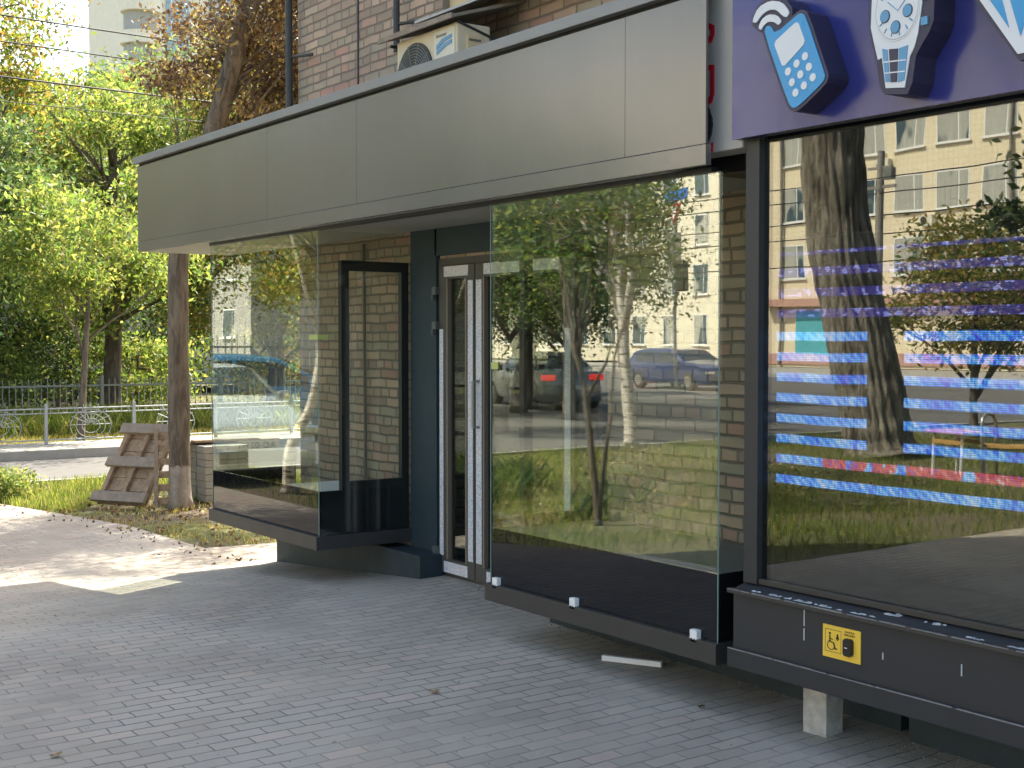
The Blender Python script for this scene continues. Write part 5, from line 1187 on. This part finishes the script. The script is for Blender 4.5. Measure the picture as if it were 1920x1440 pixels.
# ------------------------------------------------------------------ street furniture opposite
tp_ = thing('traffic_light', 'traffic light pole with give way and blue signs by the crossing', 'traffic light', (-30.3, -24.0, -0.03))
MB().tube([(-30.3, -24, 0), (-30.3, -24, 6.3)], 0.06, 10).build('pole', 'steel', tp_)
hd = MB().box(-30.12, -29.82, -24.12, -23.86, 3.0, 3.95).build('signal_head', 'frameblack', tp_, bevel=0.03)
for z in (3.15, 3.47, 3.79): MB().tube([(-29.97, -23.86, z), (-29.97, -23.70, z)], 0.12, 12).build('hood', 'frameblack', hd)
MB().prism([(-30.62, 5.75), (-29.95, 5.75), (-30.28, 5.1)], -23.92, -23.90).build('sign_rim', 'signred', tp_)
MB().prism([(-30.50, 5.68), (-30.07, 5.68), (-30.28, 5.25)], -23.90, -23.885).build('sign_face', 'white', tp_)
MB().box(-30.75, -29.7, -23.92, -23.9, 5.85, 6.2).build('street_plate', 'bluesign', tp_)
MB().box(-30.62, -30.0, -23.95, -23.92, 3.7, 4.85).build('route_board', 'signback', tp_)
up_ = thing('utility_pole', 'weathered concrete utility pole before the tiled block', 'pole', (-29.0, -32.0, -0.03))
MB().tube([(-29, -32, 0), (-29, -32, 7.9)], [0.17, 0.12], 10).build('shaft', 'polegrey', up_)
MB().box(-29.7, -28.3, -32.05, -31.95, 6.6, 6.7).box(-29.5, -28.5, -32.05, -31.95, 7.3, 7.38).build('crossarm', 'polegrey', up_)
MB().box(-28.85, -28.45, -32.2, -31.9, 6.9, 7.3).build('junction_box', 'signback', up_)
solo(MB().tube([(-52.0, -40, 0), (-52.0, -40, 6.0)], 0.10, 10), 'lamp_post', 'polegrey', (-52.0, -40, 0), 'plain grey post by the far kerb', 'post')

# ------------------------------------------------------------------ buildings opposite
def block(label, x0, x1, y0, y1, h, mat, bay, ww, z0, pitch, wh, rows, name='tiled_block', xoff=0.4, ground=None):
    t = thing(name, label, 'building', (x0, y0, 0))
    MB().box(x0, x1, y1, y0, -0.05, h).build('wall', mat, t)
    MB().box(x0 - 0.2, x1 + 0.2, y1 - 0.2, y0 + 0.25, h, h + 0.3).build('roof', 'greyplaster', t)
    n = int((x1 - x0 - xoff) / bay); proto = None
    for r in range(rows):
        for k in range(n):
            if r * n + k > 99: break
            x = x0 + xoff + k * bay; z = z0 + r * pitch
            if proto is None:
                f = MB().box(x, x + ww, y0 - 0.02, y0 + 0.012, z, z + wh).build('window', 'winframe', t)
                fr2 = MB().box(x + 0.07, x + ww * 0.66, y0 + 0.0125, y0 + 0.022, z + 0.07, z + wh - 0.07).box(x + ww * 0.70, x + ww - 0.07, y0 + 0.0125, y0 + 0.022, z + 0.07, z + wh - 0.07).build('pane', 'winpane', f)
                s2 = MB().box(x - 0.08, x + ww + 0.08, y0 + 0.012, y0 + 0.14, z - 0.08, z - 0.01).build('sill', 'winframe', f)
                proto = f; px_, pz_ = x, z
            else:
                c = copy_tree(proto, t); c.location = proto.location + Vector((x - px_, 0, z - pz_))
    return t
b1 = block('long pale yellow tiled block across the street, mirrored in the dark window', -53.0, 14, -52, -64, 17, 'tile', 2.65, 1.95, 4.9, 3.2, 1.9, 4, xoff=0.9)
for i, x in enumerate((-45.2, -42.3)):
    a_ = thing('facade_unit', ('air conditioner on the tiled block under the upper window row', 'air conditioner on the tiled block between two window rows')[i], 'air conditioner', (x, -51.9, 10.4 - 3.1 * i), group='air conditioners on the tiled block')
    MB().box(x, x + 0.85, -51.95, -51.6, 10.4 - 3.1 * i, 10.95 - 3.1 * i).build('casing', 'acwhite', a_, bevel=0.02)
    MB().disc(x + 0.32, 10.67 - 3.1 * i, 0.2, 0.2, -51.6, -51.58).build('fan', 'grille', a_)
MB().box(-52.9, 13.9, -51.95, -51.3, 3.35, 3.75).build('shop_canopy', 'pinkplaster', b1) ; MB().box(-50.8, -46.8, -51.99, -51.9, 0.7, 3.1).build('shop_poster', 'poster', b1)
MB().box(-52.9, 13.9, -51.99, -51.93, 0.1, 0.7).build('base_course', 'pinkplaster', b1)
MB().tube([(-51.9, -51.85, 0), (-51.9, -51.85, 17)], 0.08, 8).build('downpipe', 'polegrey', b1)
MB().tube([(-37.2, -51.85, 0), (-37.2, -51.85, 17)], 0.08, 8).build('downpipe', 'polegrey', b1)
block('pale plastered older house mirrored at right of the near showcase', -92.0, -54.4, -56, -68, 21.5, 'plaster', 3.1, 1.35, 1.1, 3.3, 2.0, 6, name='plastered_house', xoff=0.8)
block('far grey block closing the street behind the parking yard', -90.0, -62.0, -24, -36, 12, 'greyplaster', 3.0, 1.6, 1.6, 3.0, 1.5, 3, name='grey_block')
# directly seen: low pale building with ramp behind the picket fence, tower high behind
lb = thing('low_building', 'low pale grey building behind the picket fence', 'building', (-43.0, 9.0, 0))
MB().box(-50, -43, 6.6, 22.0, -0.05, 3.4).build('wall', 'greyplaster', lb)
MB().box(-50.3, -42.7, 6.3, 22.3, 3.4, 3.65).build('roof', 'fencepaint', lb)
for j in range(5):
    y = 7.4 + j * 2.6; f = MB().box(-43.0, -42.96, y, y + 1.3, 1.1, 2.5).build('window', 'winframe', lb); MB().box(-42.959, -42.95, y + 0.08, y + 1.22, 1.18, 2.42).build('pane', 'winpane', f)
MB().prism([(5.0, -0.05), (12.5, -0.05), (12.5, 1.5), (11.5, 1.5)], -41.6, -40.2, 'x').build('ramp', 'kerb', lb)
MB().tube([(-40.2, 5.2, 0.95), (-40.2, 11.5, 2.4), (-40.2, 12.5, 2.4)], 0.03, 6).tube([(-40.2, 5.2, 0.55), (-40.2, 11.5, 2.0), (-40.2, 12.5, 2.0)], 0.03, 6).build('ramp_rail', 'fencepaint', lb)
tw_ = thing('apartment_tower', 'white and blue apartment tower high above the trees at left', 'building', (-120, 38.2, 0))
MB().box(-135, -120, 39.4, 70, 0, 62).build('wall', 'plaster', tw_)
MB().tube([(-121, 39.8, 0), (-121, 39.8, 62)], 1.55, 20).build('rounded_bay', 'greyplaster', tw_)
for k in range(9):
    z = 20 + k * 3.0
    MB().tube([(-120.8, 39.8, z), (-120.8, 39.8, z + 1.15)], 1.9, 20).build('balcony', 'plaster', tw_)
M['towerblue'] = plain('pale_blue_cladding', (0.26, 0.42, 0.55), 0.6, var=0.1, scale=0.5)
for j, y in enumerate((43.0, 47.2, 51.5, 55.7)):
    MB().box(-119.99, -119.9, y - 1.1, y + 1.1, 10, 60).build('blue_strip', 'towerblue', tw_)
    for k in range(9):
        z = 20 + k * 3.0
        f = MB().box(-119.9, -119.8, y - 0.7, y + 0.7, z + 0.9, z + 2.5).build('window', 'winframe', tw_)
        MB().box(-119.8, -119.78, y - 0.58, y + 0.58, z + 1.0, z + 2.4).build('pane', 'winpane', f)
